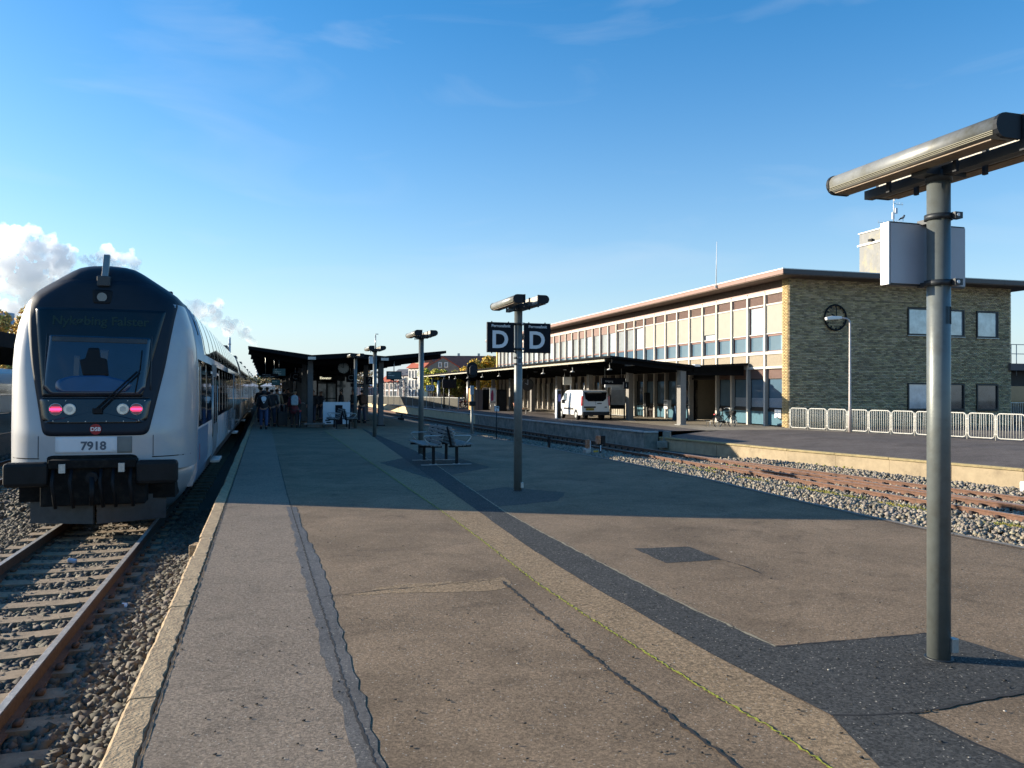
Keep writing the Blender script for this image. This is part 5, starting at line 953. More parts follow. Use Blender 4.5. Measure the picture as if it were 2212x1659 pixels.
# litter
for k, (px, py, z, c, lb, sz) in enumerate([(156, 1211 - 0, -.76, (.35, .42, .5), 'crushed pale blue can lying between the rails', (.12, .06, .05)), (278, 1310, -.8, (.75, .78, .8), 'crumpled white plastic wrapper in the shade beside the right rail', (.14, .1, .05)), (307, 1308, -.8, (.75, .78, .8), 'small white scrap of paper next to the wrapper', (.06, .05, .03)), (617 / 1.0, 0, 0, None, '', None)]):
    if c is None: continue
    p = G(px, py, z); l_ = MB().box((0, 0, 0), sz).build('litter', mat('litter_%d' % k, c, .5), None, bevel=.01, label=lb, category='litter'); l_.location = p; l_.rotation_euler = (.3, .2, .8 * k)
# ================================================================== TRAIN
TRO = Vector((-6.56 - .10, 12.75, -.62)); TRZ = TA
TWH = mat('train_silver', (.36, .37, .39), .42, .25, var=.05, vs=3, coat=.3, dirt=(.42, .41, .38), ds=1.6); TNV = mat('train_mask', (.006, .012, .022), .5, var=.15, vs=5, bump=.05, spec=.3)
TGL = mat('train_glass', (.004, .006, .009), .05, spec=.9, coat=1.); TSD = mat('train_side', (.38, .41, .45), .22, .25, coat=.6, dirt=(.3, .3, .3), ds=2); TBK = mat('train_black_band', (.008, .009, .011), .07, coat=1.)
TUN = mat('train_under', (.008, .008, .008), .85, var=.4, vs=8, dirt=(.03, .025, .02), ds=6, spec=.2); TRF = mat('train_roof', (.40, .42, .44), .35, .3, var=.1); TDK = mat('train_dark_grey', (.03, .035, .04), .5, var=.2); TRD = mat('emblem_red', (.30, .008, .012), .45)
TGR = mat('tape_grey', (.16, .165, .155), .6); TBL = mat('train_blue_door', (.13, .22, .33), .35, coat=.3, var=.1)
HP = [(1.33, .55), (1.40, .8), (1.415, 1.0), (1.42, 1.6), (1.42, 2.3), (1.415, 2.7), (1.39, 3.05), (1.33, 3.4), (1.24, 3.68), (1.17, 3.83), (1.08, 3.95), (.93, 4.06), (.72, 4.20), (.54, 4.32), (.42, 4.385), (.28, 4.42), (.12, 4.435), (0, 4.44)]
def half(z):
    for (a, b), (c, d) in zip(HP, HP[1:]):
        if b <= z <= d: return a + (c - a) * (z - b) / (d - b + 1e-9)
    return HP[0][0] if z < HP[0][1] else 0
CZ = 2.35; NP = 3.1; DD = 1.35
NP_ = [(x, z) for x, z in HP if z > 1.0] ; OUT = [(1.33, .98), (1.42, 1.12)] + [p for p in HP if p[1] > 1.2]; OUT = OUT + [(-x, z) for x, z in OUT[-2::-1]]      # closed outline for the nose, flat bottom at .98
def rad(x, z):
    dx, dz = x, z - CZ; L = math.hypot(dx, dz)
    if L < 1e-6: return 0.
    a = math.atan2(dz, dx); best = None; n = len(OUT)
    for i in range(n):
        p, q = OUT[i], OUT[(i + 1) % n]; ex, ez = q[0] - p[0], q[1] - p[1]; den = dx * ez - dz * ex
        if abs(den) < 1e-9: continue
        t = (p[0] * ez - (p[1] - CZ) * ex) / den; u = (p[0] * dz - (p[1] - CZ) * dx) / den
        if t > 0 and -1e-6 <= u <= 1 + 1e-6: best = t if best is None else min(best, t)
    return min(1., 1 / best)
def depth(x, z):
    r = rad(x, z)
    if z < CZ: r = min(1., abs(x) / half(max(z, 1.)) ) if True else r
    d = DD * (1 - max(0, 1 - r ** NP) ** (1 / NP)); k = (1 - r ** 3); return d + k * (.20 * max(0, z - 1.6) + .05 * max(0, 1.6 - z))
def depthz(x, z):
    # blend of the side round (by x) below the centre and the all-round shape above it
    rs = min(1., abs(x) / max(.01, half(max(z, 1.)))); ra = rad(x, z)
    w = min(1, max(0, (z - 2.2) / 1.3)); w = w * w * (3 - 2 * w); r = rs + (max(rs, ra) - rs) * w if z < 3.5 else max(rs, ra) if w >= 1 else rs
    r = min(1., r); d = DD * (1 - max(0, 1 - r ** NP) ** (1 / NP)); return d + (1 - r ** 3) * .20 * max(0, z - 1.6)
cab = thing('driving_trailer', 'driving coach of the silver double-deck train, facing the camera with red tail lights', 'train', TRO, TRZ)
# nose shell
NU, NV = 56, 64
zs = []
mb = MB()
zl = [.98 + (4.44 - .98) * (1 - (1 - k / NV) ** 1.35) for k in range(NV + 1)]
rows = []
for z in zl:
    w = half(z) if z < 4.435 else 0.02; row = []
    for j in range(NU + 1):
        t = -1 + 2 * j / NU; u = math.sin(t * math.pi / 2); x = u * w; d = depthz(x * .9999, z); row.append(len(mb.v)); mb.v.append((x, d, z))
    rows.append(row)
for i in range(NV):
    for j in range(NU):
        z = (zl[i] + zl[i + 1]) / 2; a = abs(mb.v[rows[i][j]][0]); hm = .78 + (z - 1.62) * .16
        mb.f.append([rows[i][j], rows[i][j + 1], rows[i + 1][j + 1], rows[i + 1][j]]); mb.m.append(1 if z > 3.78 else 0); mb.sm.append(True)
mb.build('nose_shell', [TWH, TNV], cab)
def patch(name, poly, off, m, parent=cab, rings=10, step=.05, thick=None, **k):
    P = []
    for i, p in enumerate(poly):
        q = poly[(i + 1) % len(poly)]; n = max(1, int(math.hypot(q[0] - p[0], q[1] - p[1]) / step)); P += [(p[0] + (q[0] - p[0]) * j / n, p[1] + (q[1] - p[1]) * j / n) for j in range(n)]
    cx = sum(p[0] for p in P) / len(P); cz = sum(p[1] for p in P) / len(P); mb = MB(); n = len(P)
    for r_ in range(rings):
        f = 1 - r_ / rings
        for p in P: x = cx + (p[0] - cx) * f; z = cz + (p[1] - cz) * f; mb.v.append((x, depthz(x, z) - off, z))
    mb.v.append((cx, depthz(cx, cz) - off, cz))
    for r_ in range(rings - 1):
        for i in range(n): mb.f.append([r_ * n + i, r_ * n + (i + 1) % n, (r_ + 1) * n + (i + 1) % n, (r_ + 1) * n + i]); mb.m.append(0); mb.sm.append(True)
    for i in range(n): mb.f.append([(rings - 1) * n + i, (rings - 1) * n + (i + 1) % n, rings * n]); mb.m.append(0); mb.sm.append(True)
    o = len(mb.v)
    for p in P: mb.v.append((p[0], depthz(*p) + .01, p[1]))
    for i in range(n): mb.f.append([i, (i + 1) % n, o + (i + 1) % n, o + i]); mb.m.append(0); mb.sm.append(False)
    return mb.build(name, m, parent, **k)
def rpoly(pts, r=.06, n=4):
    out = []
    for i, p in enumerate(pts):
        a, c = Vector(pts[i - 1]), Vector(pts[(i + 1) % len(pts)]); p = Vector(p); u = (a - p); v = (c - p); rr_ = min(r, u.length / 2, v.length / 2); s, e = p + u.normalized() * rr_, p + v.normalized() * rr_
        for k in range(n + 1): t = k / n; out.append(tuple((1 - t) ** 2 * s + 2 * t * (1 - t) * p + t * t * e))
    return out
mk = rpoly([(.70, 1.56), (.985, 2.67), (1.17, 3.80), (1.12, 3.93), (.60, 4.30), (-.60, 4.30), (-1.12, 3.93), (-1.17, 3.80), (-.985, 2.67), (-.80, 1.56)][::1], .10); mk = rpoly([(.76, 1.56), (.985, 2.67), (1.15, 3.80), (.66, 4.12), (-.66, 4.12), (-1.15, 3.80), (-.985, 2.67), (-.76, 1.56)], .11)
patch('front_mask', mk, .012, TNV, rings=16)
patch('display_panel', rpoly([(.66, 2.18), (.98, 3.63), (-.98, 3.63), (-.80, 2.18)][::1], .03), .022, mat('front_glass_black', (.003, .006, .010), .2, coat=.25, var=.1, spec=.3), rings=14)
DT = mat('display_text', (.022, .045, .042), .6, spec=.1)
tx = text('Nykøbing Falster', .205, 'display_lettering', DT, cab, (-.02, 0, 0), (R(90), 0, 0), bold=.004, th=.001)
for v in tx.data.vertices:                                              # wrap the letters onto the curved glass
    x, z = v.co.x * 1.02, 3.42 + v.co.y; v.co = (x, (depthz(x, z) - .028 + (.0 if v.co.z > 0 else .004)) * -1 * -1, z)
tx.rotation_euler = (0, 0, 0); tx.location = (0, 0, 0)
ws = rpoly([(-.70, 2.22), (.62, 2.22), (.70, 2.32), (.76, 3.16), (-.74, 3.18), (-.80, 2.34)], .03)
WSG = mat('windscreen', (.010, .022, .045), .09, coat=.6, var=.35, vs=1.2); wd = patch('windscreen', ws, .030, WSG, rings=12)
patch('sun_blind', rpoly([(-.70, 3.08), (.71, 3.06), (.71, 3.14), (-.70, 3.16)], .01), .034, TDK, wd, rings=4)
patch('dashboard', rpoly([(-.60, 2.26), (.45, 2.26), (.52, 2.42), (.1, 2.53), (-.4, 2.52), (-.62, 2.44)], .08), .033, mat('dash_blue', (.012, .045, .12), .3, coat=.6), wd, rings=6)
patch('driver_seat', rpoly([(-.22, 2.52), (.16, 2.52), (.12, 2.80), (.02, 2.82), (.0, 2.98), (-.16, 2.98), (-.2, 2.80), (-.28, 2.78)], .03), .0325, BLK, wd, rings=6)
patch('cab_wall', rpoly([(.06, 2.45), (.10, 2.45), (.14, 2.95), (.02, 2.95)], .01), .032, mat('cab_grey', (.07, .09, .11), .6), wd, rings=4); patch('cab_wall', rpoly([(-.36, 2.45), (-.28, 2.45), (-.28, 2.85), (-.36, 2.85)], .01), .0325, MATS['cab_grey'], wd, rings=4)
for sx in (-1, 1):
    for x0, x1, z0, z1 in ((.785, .80, 2.3, 3.2),): patch('glass_edge', [(sx * .775, 2.3), (sx * .79, 2.3), (sx * .755 + sx * .03, 3.2), (sx * .755 + sx * .015, 3.2)], .031, TDK, wd, rings=3)
lp = patch('lamp_panel', rpoly([(-.84, 2.16), (.80, 2.16), (.74, 1.80), (.66, 1.76), (-.70, 1.76), (-.78, 1.80)], .05), .024, mat('lamp_panel_black', (.008, .010, .013), .2, coat=.4), rings=8)
patch('panel_seam', [(-.80, 2.165), (.76, 2.165), (.76, 2.18), (-.80, 2.18)], .028, TDK, rings=3)
LENS = mat('lens_clear', (.45, .5, .5), .12, .5, var=.3, vs=14, coat=1.); LRED = mat('lens_red', (.30, .03, .06), .25, coat=.6); LBAR = mat('tail_glow', (.8, .02, .08), .4, emit=(1, .03, .12), es=2.2)
for sx, x in ((-1, -.385), (1, .385)):
    mb = MB(); y = depthz(x, 1.985); mb.disc((x, y - .035, 1.985), .083, 22, th=.03); q = mb.build('headlight', LENS, cab); mb = MB(); mb.disc((x, y - .052, 1.985), .045, 18, th=.012); mb.build('reflector', GALV, q); mb = MB(); mb.ring((x, y - .04, 1.985), .085, .010, 'y', 24, 5); mb.build('rim', GALV, q)
    x *= .585 / .385; y = depthz(x, 1.985); mb = MB(); mb.disc((x, y - .035, 1.985), .088, 22, th=.03); q = mb.build('tail_light', LRED, cab); mb = MB(); mb.box((x, y - .054, 1.985), (.165, .01, .038)); mb.build('tail_glow_bar', LBAR, q); mb = MB(); mb.box((x, y - .053, 2.02), (.13, .008, .02)); mb.box((x, y - .053, 1.95), (.13, .008, .02)); mb.build('lens_lines', mat('lens_pink', (.5, .08, .14), .4, emit=(.8, .05, .15), es=.4), q); mb = MB(); mb.ring((x, y - .04, 1.985), .09, .010, 'y', 24, 5); mb.build('rim', GALV, q)
# top marker lamp, horn and box
patch('marker_recess', rpoly([(-.15, 3.96), (.16, 3.95), (.13, 3.72), (-.13, 3.72)], .04), .016, BLK, rings=4); y = depthz(0, 3.83); mb = MB(); mb.disc((0, y - .02, 3.83), .075, 16, th=.02); mb.build('marker_lamp', mat('lens_dim', (.05, .07, .09), .15, coat=1.), cab)
y = depthz(0, 4.1); mb = MB(); mb.box((.02, y - .02, 4.10), (.20, .16, .17)); mb.build('camera_box', TDK, cab, bevel=.015); mb = MB(); mb.bar((.03, y - .02, 4.17), (.035, y + .12, 4.56), .10, .07); mb.build('antenna', mat('horn_metal', (.3, .29, .27), .35, .7), cab, bevel=.01)
# emblem and number
mb = MB(); y = depthz(0, 1.66); mb.disc((.0, y - .02, 1.665), .085, 22, th=.012); e_ = mb.build('emblem', TRD, cab); text('DSB', .085, 'emblem_lettering', WHT, e_, (0, y - .028, 1.665), (R(90), 0, 0), bold=.002, th=.001).rotation_euler = (R(90), 0, 0)
patch('white_plate', [(-.58, 1.29), (.31, 1.29), (.31, 1.545), (-.58, 1.545)], .006, mat('plate_white', (.66, .67, .69), .4, var=.04), rings=4); patch('grey_tape', [(.315, 1.28), (.53, 1.28), (.53, 1.545), (.315, 1.545)], .007, TGR, rings=4)
nt_ = text('7918', .185, 'number_lettering', mat('number_grey', (.09, .11, .14), .6), cab, (-.03, depthz(0, 1.4) - .012, 1.395), (R(90), 0, 0), bold=.006, th=.001)
for sx in (-1, 1):                                                       # seams between the nose panels, bolts on the lamp panel
    patch('panel_seam', [(sx * .82, 1.195), (sx * 1.36, 1.195), (sx * 1.36, 1.21), (sx * .82, 1.21)], .004, TUN, rings=3)
    patch('panel_seam', [(sx * .83, 1.56), (sx * .84, 1.56), (sx * .84, 1.22), (sx * .83, 1.22)], .004, TDK, rings=3)
    for x, z in ((.70, 2.12), (.45, 2.12), (.62, 1.80), (.40, 1.79), (.15, 1.79)): mb = MB(); mb.disc((sx * x, depthz(sx * x, z) - .028, z), .009, 8, th=.006); mb.build('bolt', GALV, cab)
# wiper
mb = MB(); y = lambda x, z: depthz(x, z) - .06
for a_, b_ in (((-.02, 1.97), (.58, 2.60)), ((.06, 1.97), (.62, 2.58))): mb.tube([(a_[0], y(*a_) - .02, a_[1]), (b_[0], y(*b_), b_[1])], .012, 6)
mb.tube([(.62, y(.6, 2.6), 2.62), (.64, y(.62, 2.95) - .0, 2.95)], .010, 6); mb.tube([(.61, y(.6, 2.6), 2.62), (.56, y(.55, 2.25), 2.25)], .010, 6); mb.box((0.02, y(0, 1.96), 1.96), (.14, .05, .08)); mb.build('wiper', BLK, cab)
# lower nose: dark coupling bay, buffers, plough, corner skirts
mb = MB(); mb.box((0, 1.3, .80), (2.3, 2.0, .60)); mb.build('underframe', TUN, cab)
patch('coupling_bay', rpoly([(-.70, .99), (.66, .99), (.60, 1.235), (.52, 1.255), (-.62, 1.255), (-.70, 1.235)], .05), .014, TUN, rings=6)
mb = MB(); mb.box((0, -.10, 1.13), (1.25, .28, .14)); mb.box((0, .05, .78), (1.5, .4, .62)); mb.build('coupling_beam', TUN, cab, bevel=.02)
for x in (-.42, .42): mb = MB(); mb.box((x, -.26, 1.07), (.09, .05, .14)); mb.build('socket_plate', GALV, cab); 
for x in (-.55, -.3, .12, .3, .55): mb = MB(); mb.tube([(x, -.2, 1.05), (x, -.32, .85), (x + .04, -.25, .45)], .028, 7); mb.build('air_hose', BLK, cab)
mb = MB(); mb.tube([(0, .1, .92), (0, -.30, .92)], .09, 8); mb.tube([(0, -.28, .92), (.02, -.36, .7), (0, -.28, .5)], .04, 8); mb.build('coupling_hook', BLK, cab)
for sx in (-1, 1):
    mb = MB(); mb.box((sx * .93, -.16, .98), (.62, .22, .38)); bf = mb.build('buffer_cover', mat('buffer_black', (.009, .010, .011), .6, var=.3, spec=.25), cab, bevel=.06); mb = MB(); mb.tube([(sx * .9, 0, .98), (sx * .9, -.25, .98)], .13, 12); mb.build('buffer_stem', TUN, bf)
    mb = MB()                                                          # skirt: the white corner running down to the plough
    zs_ = [.985, .8, .62, .45, .30, .20]; ins = [0, .03, .10, .20, .33, .42]; V = []
    for z, q in zip(zs_, ins):
        for k in range(7): t = k / 6; x = (1.385 - q) - (.34 * (1 - t) ** 2); d = .62 + t * 1.0 + (1 - t) * .0 - (0) ; V.append((sx * ((1.385 - q) - .30 * (1 - t) ** 2.2), .42 + t * 1.1 + q * .35, z))
    mb.add(V, [[i * 7 + j, i * 7 + j + 1, (i + 1) * 7 + j + 1, (i + 1) * 7 + j] for i in range(5) for j in range(6)], smooth=True); s_ = mb.build('corner_skirt', [TWH], cab); sol = s_.modifiers.new('s', 'SOLIDIFY'); sol.thickness = .02
    mb = MB(); mb.bar((sx * .02, .02, .36), (sx * 1.0, .40, .36), .05, .42); mb.build('plough_blade', mat('plough_grey', (.045, .048, .05), .5, var=.3), cab)
    # side window & cab door on the near side
body = MB(); prf = [(-x, z) for x, z in HP][::1] + [(x, z) for x, z in HP[-2::-1]]
body.prism(prf, DD, 26.6, smooth=True); o = body.build('body_shell', TSD, cab)
def quadstrip(name, m, parent, pts, y0, y1, off, sx=1):
    """a panel that follows the side profile: pts are heights"""
    mb = MB(); V = []
    for z in pts: V += [(sx * (half(z) + off), y0, z), (sx * (half(z) + off), y1, z)]
    n = len(pts); mb.add(V, [[2 * i, 2 * i + 1, 2 * i + 3, 2 * i + 2] for i in range(n - 1)])
    V2 = [(x - sx * (off + .01), y, z) for x, y, z in V]; o = len(mb.v); mb.v += V2
    for i in range(n - 1): mb.f += [[2 * i, 2 * i + 2, o + 2 * i + 2, o + 2 * i], [2 * i + 1, 2 * i + 3, o + 2 * i + 3, o + 2 * i + 1]]; mb.m += [0, 0]; mb.sm += [False] * 2
    mb.f += [[0, 1, o + 1, o], [2 * n - 2, 2 * n - 1, o + 2 * n - 1, o + 2 * n - 2]]; mb.m += [0, 0]; mb.sm += [False] * 2
    return mb.build(name, m, parent)
UP = [3.02, 3.2, 3.35, 3.5, 3.62, 3.78, 3.9]
def car_side(c, y_from, y_to, doors, cabdoor=False, both=True):
    for sx in (1, -1) if both else (1,):
        bnd = quadstrip('window_band', TBK, c, [1.62, 2.0, 2.3, 2.86], y_from + .15, y_to - .25, .006, sx)
        ub = quadstrip('upper_band', TBK, c, UP, y_from + 1.9, y_to - 1.2, .005, sx)
        y = y_from + 2.2
        while y < y_to - 2.6:
            quadstrip('upper_window', TGL, ub, [3.06, 3.2, 3.35, 3.5, 3.62, 3.78, 3.86], y, y + 1.35, .012, sx); y += 1.62
        y = y_from + .5
        while y < y_to - 2:
            if not any(abs(y + .6 - d) < 1.35 for d in doors): quadstrip('lower_window', TGL, bnd, [1.72, 2.2, 2.6, 2.8], y, y + 1.3, .014, sx)
            y += 1.62
        for d in doors:
            dr_ = quadstrip('door', mat('door_grey', (.22, .25, .28), .3, coat=.3), c, [.75, .8, 1.0, 1.6, 2.3, 2.9], d - .75, d + .75, .016, sx)
            for e in (-.38, .38): quadstrip('door_window', TGL, dr_, [1.5, 2.0, 2.6], d + e - .22, d + e + .22, .024, sx)
            mb = MB()
            for e in (-.85, .85): mb.tube([(sx * 1.43, d + e, 1.2), (sx * 1.43, d + e, 2.4)], .016, 6)
            mb.build('handrail', GALV, dr_)
            mb = MB(); mb.box((sx * 1.46, d, .62), (.2, 1.3, .05)); mb.build('step', GALV, dr_)
        quadstrip('skirt', TDK, c, [.56, .8], y_from + .1, y_to - .1, .006, sx)
def bogie(c, y):
    bg_ = MB(); bg_.box((0, y, .42), (2.2, 3.4, .3)); b = bg_.build('bogie', TUN, c)
    for yy in (y - 1.25, y + 1.25):
        mb = MB(); mb.tube([(-.83, yy, .46), (-.70, yy, .46)], .46, 20); mb.tube([(.70, yy, .46), (.83, yy, .46)], .46, 20); mb.tube([(-.7, yy, .46), (.7, yy, .46)], .09, 8); mb.build('wheelset', RUST, b)
car_side(cab, DD + .02, 26.6, [6.4, 19.0]); bogie(cab, 4.2); bogie(cab, 23)
for sx in (1,):
    bp_ = quadstrip('blue_side_panel', TBL, cab, [.62, .8, 1.0, 1.58], DD + .05, DD + 2.6, .012, sx); quadstrip('side_mirror_strip', GALV, cab, [1.75, 2.5, 2.75], DD + .5, DD + .56, .018, sx); quadstrip('red_mark', TRD, cab, [1.0, 1.15, 1.3], DD + .35, DD + .42, .016, sx)
    quadstrip('cab_side_window', TGL, cab, [1.75, 2.2, 2.8], DD + .3, DD + 1.2, .015, sx)
    quadstrip('roof_grab_rail', BLK, cab, [3.35, 3.6, 3.9, 4.05], DD + .9, DD + .93, .02, sx)
mb = MB(); mb.box((.84, DD + .9, 4.12), (.10, .2, .08)); mb.build('roof_horn', BLK, cab)
def coach(loc, label):
    c = thing('train_coach', label, 'train coach', loc, TRZ, 'double-deck coaches behind the driving coach'); mb = MB(); mb.prism(prf, 0, 26.4, smooth=True); mb.build('body_shell', TSD, c); car_side(c, .05, 26.3, [4.2, 21.8]); bogie(c, 3.5); bogie(c, 22.8)
    mb = MB(); mb.box((0, -.3, 2.2), (2.2, .5, 3.2)); mb.build('gangway', BLK, c); mb = MB(); mb.box((0, 6, 4.6), (1.2, 3, .16)); mb.box((0, 20, 4.6), (1.2, 3, .16)); mb.build('roof_unit', TDK, c); return c
c1 = coach(TRO + TD * 27.2, 'first double-deck coach coupled behind the driving coach')
for k, lb in ((2, 'second double-deck coach behind the driving coach'), (3, 'third double-deck coach, far along the platform'), (4, 'farthest visible double-deck coach of the train')): copy_tree(c1, loc=TRO + TD * (27.2 + 27.0 * (k - 1)), label=lb)
# ================================================================== LEFT SIDE: second platform
lpz = 0.0; LP0 = KP(0, -8.6)
mb = MB(); mb.add([KP(8, -8.6, z) for z in (-.9, 0)] + [KP(120, -8.6, z) for z in (0, -.9)] + [KP(8, -16, 0), KP(120, -16, 0)], [(0, 1, 2, 3), (1, 4, 5, 2)]); mb.build('side_platform', ASPG, None, kind='structure')
mb = MB(); mb.add([KP(8, -8.6, -.9), KP(8, -16, -.9), KP(8, -16, 0), KP(8, -8.6, 0)], [(0, 1, 2, 3)]); mb.build('side_platform_end', WALLG, None, kind='structure')
lc = thing('platform_canopy', 'dark canopy of the neighbouring platform at the far left edge', 'canopy', KP(26, -12), TA)
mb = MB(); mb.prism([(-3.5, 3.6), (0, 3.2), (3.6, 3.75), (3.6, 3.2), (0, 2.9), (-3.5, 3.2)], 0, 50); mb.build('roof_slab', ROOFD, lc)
for k in range(7): mb = MB(); mb.box((0, 2 + 7 * k, 1.5), (.24, .26, 3)); mb.build('column', BLK, lc)
mb = MB(); mb.box((3.2, -.05, 3.45), (.5, .1, .25)); mb.build('sign_box', GALV, lc)
lt2 = thing('railcar', 'white railcar with dark windows standing behind the neighbouring platform', 'train', KP(30, -18.5, -.6), TA)
mb = MB(); mb.prism([(-1.4, .5), (1.4, .5), (1.45, 2.6), (1.2, 3.4), (.6, 3.75), (-.6, 3.75), (-1.2, 3.4), (-1.45, 2.6)], 0, 60); mb.build('body', WHT, lt2, bevel=.1); mb = MB(); mb.box((1.44, 30, 2.2), (.06, 58, .8)); mb.box((0, -.02, 2.3), (2.3, .08, 1.0)); mb.build('window_band', TBK, lt2); mb = MB(); mb.box((0, 20, 3.9), (1.6, 12, .3)); mb.build('roof_unit', GALV, lt2)
ot = thing('railway_track', 'empty second track left of the train beside the neighbouring platform', 'railway track', KP(0, TC - 4.6, -.792), TA)
for sx in (-1, 1): sweep('rail', [(sx * .7535, y, 0) for y in (12, 60, 140)], PROF, [RUST, SHINE], ot, hi=(7,))
for i in range(60): inst(sm, 'sleeper', ot, (0, 14 + i * .62, 0))
# ================================================================== FAR BACKGROUND
def house(name, label, loc, rz, w, d, h, wallm, rh, roofm, rows, cols, wz0=1.2, ww=.9, wh=1.6, cat='building', gable='x', winm=None, trim=None, skip=(), xs=None):
    b = thing(name, label, cat, loc, rz); mb = MB(); mb.box((0, d / 2, h / 2), (w, d, h)); mb.build('wall', wallm, b)
    mb = MB()
    if gable == 'x': mb.prism([(-.4, h), (d + .4, h), (d / 2, h + rh)], -w / 2 - .3, w / 2 + .3, ax='x')
    else:
        mb.prism([(-w / 2 - .4, h - .05), (w / 2 + .4, h - .05), (0, h + rh)], .15, d + .3)
    r = mb.build('roof', roofm, b)
    if gable == 'y': mb = MB(); mb.prism([(-w / 2, h - .02), (w / 2, h - .02), (0, h + rh - .25)], 0, .14); mb.build('gable', wallm, b)
    wm = winm or mat('far_window', (.10, .12, .14), .15, coat=.8)
    fr = MB(); fr.box((0, 0, 0), (ww + .24, .1, wh + .24)); fm = fr.mesh('window', trim or WHT); pn = MB()
    for sx in (-1, 1): pn.box((sx * ww * .26, -.06, 0), (ww * .46, .04, wh))
    pm2 = pn.mesh('pane', wm)
    for i in range(rows):
        for j in range(cols):
            if (i, j) in skip: continue
            x = xs[j] if xs else -w / 2 + w * (j + .5) / cols; z = wz0 + wh / 2 + i * (h - wz0) / rows; q = inst(fm, 'window', b, (x, -.04, z)); inst(pm2, 'pane', q)
    return b
CRW = mat('cream_wall', (.66, .58, .40), .8, var=.06); RBR = mat('red_brick', (.42, .14, .08), .85, var=.15, vs=2); TIL = mat('red_tile', (.42, .10, .05), .8, var=.2, vs=6); DKR = mat('dark_tile', (.10, .05, .045), .85, var=.25, vs=3); GRB = mat('grey_render', (.22, .21, .18), .85, var=.1)
def base(px, Y): p = at(px, 850, Y); return (p.x, p.y, SG - .6)
hs1 = house('apartment_house', 'cream four-storey house with tall narrow windows and a red roof', base(899, 135), -.72, 3.9, 1.8, 6.2, CRW, .9, TIL, 3, 5, ww=.45, wh=1.3)
mb = MB()
for k in range(6): mb.box((-.9 + .3 * k, 1, 7.0), (.2, .5, 1.2))
mb.build('chimney', CRW, hs1)
house('brick_house', 'red brick house with white-framed windows beyond the far platform', base(866, 140), -.72, 4.2, 3, 5.0, RBR, 1.2, mat('slate', (.07, .075, .09), .7), 2, 3)
house('brick_house', 'lower orange-red brick building left of the red brick house', base(841, 142), -.72, 4.6, 3, 3.9, mat('orange_brick', (.48, .2, .12), .85, var=.1), 1.2, TIL, 2, 4, ww=.6, wh=1.1)
house('gabled_house', 'grey gabled house with a red tiled roof and two white attic windows', base(957, 118), .10, 4.6, 9, 5.9, GRB, 1.6, TIL, 1, 2, wz0=5.95, ww=.30, wh=.55, gable='y', xs=(-.45, .45))
bigr = thing('large_roofed_building', 'very large dark-red tiled roof rising behind the grey gabled house', 'building', base(1000, 165), .05)
mb = MB(); mb.box((2, 8, 2.6), (19, 16, 5.2)); mb.build('wall', GRB, bigr); mb = MB(); mb.prism([(-1, 5), (17, 5), (11, 9.8), (5, 9.8)], -9, 13, ax='x'); rf = mb.build('roof', DKR, bigr)
for x in (-5, -1, 3.3, 7.5): mb = MB(); mb.box((x, 5.6, 9.9), (.5, .5, .9)); mb.build('chimney', GALV, bigr)
mb = MB(); mb.box((1.0, .9, 6.0), (1.6, 1.6, 1.6)); dm = mb.build('dormer', GRB, bigr); mb = MB(); mb.box((1.0, .05, 6.1), (1.1, .1, 1.1)); mb.build('dormer_window', WHT, bigr)
house('brick_house', 'small hipped red roof peeping over the canopy end at left of the big dark roof', base(925, 160), 0, 4.5, 6, 6.6, RBR, 2.6, TIL, 1, 2, gable='y')
house('low_building', 'long pale low building seen through the open end of the platform canopy', base(628, 190), 0, 14, 10, 3.2, mat('pale_wall', (.45, .43, .42), .8), .8, mat('pale_roof', (.3, .33, .38), .7), 1, 7)
house('depot_building', 'pale depot building behind the far tracks right of the canopy columns', base(800, 150), 0, 7, 10, 3.2, mat('tan_wall', (.45, .33, .24), .8), .6, mat('grey_roof', (.25, .27, .3), .7), 1, 5)
ybw = house('yellow_building', 'warm yellow building glimpsed under the station canopy beyond the sheds', base(1062, 112), .05, 6, 6, 5.2, mat('warm_yellow', (.62, .38, .08), .8), .6, TIL, 2, 4)
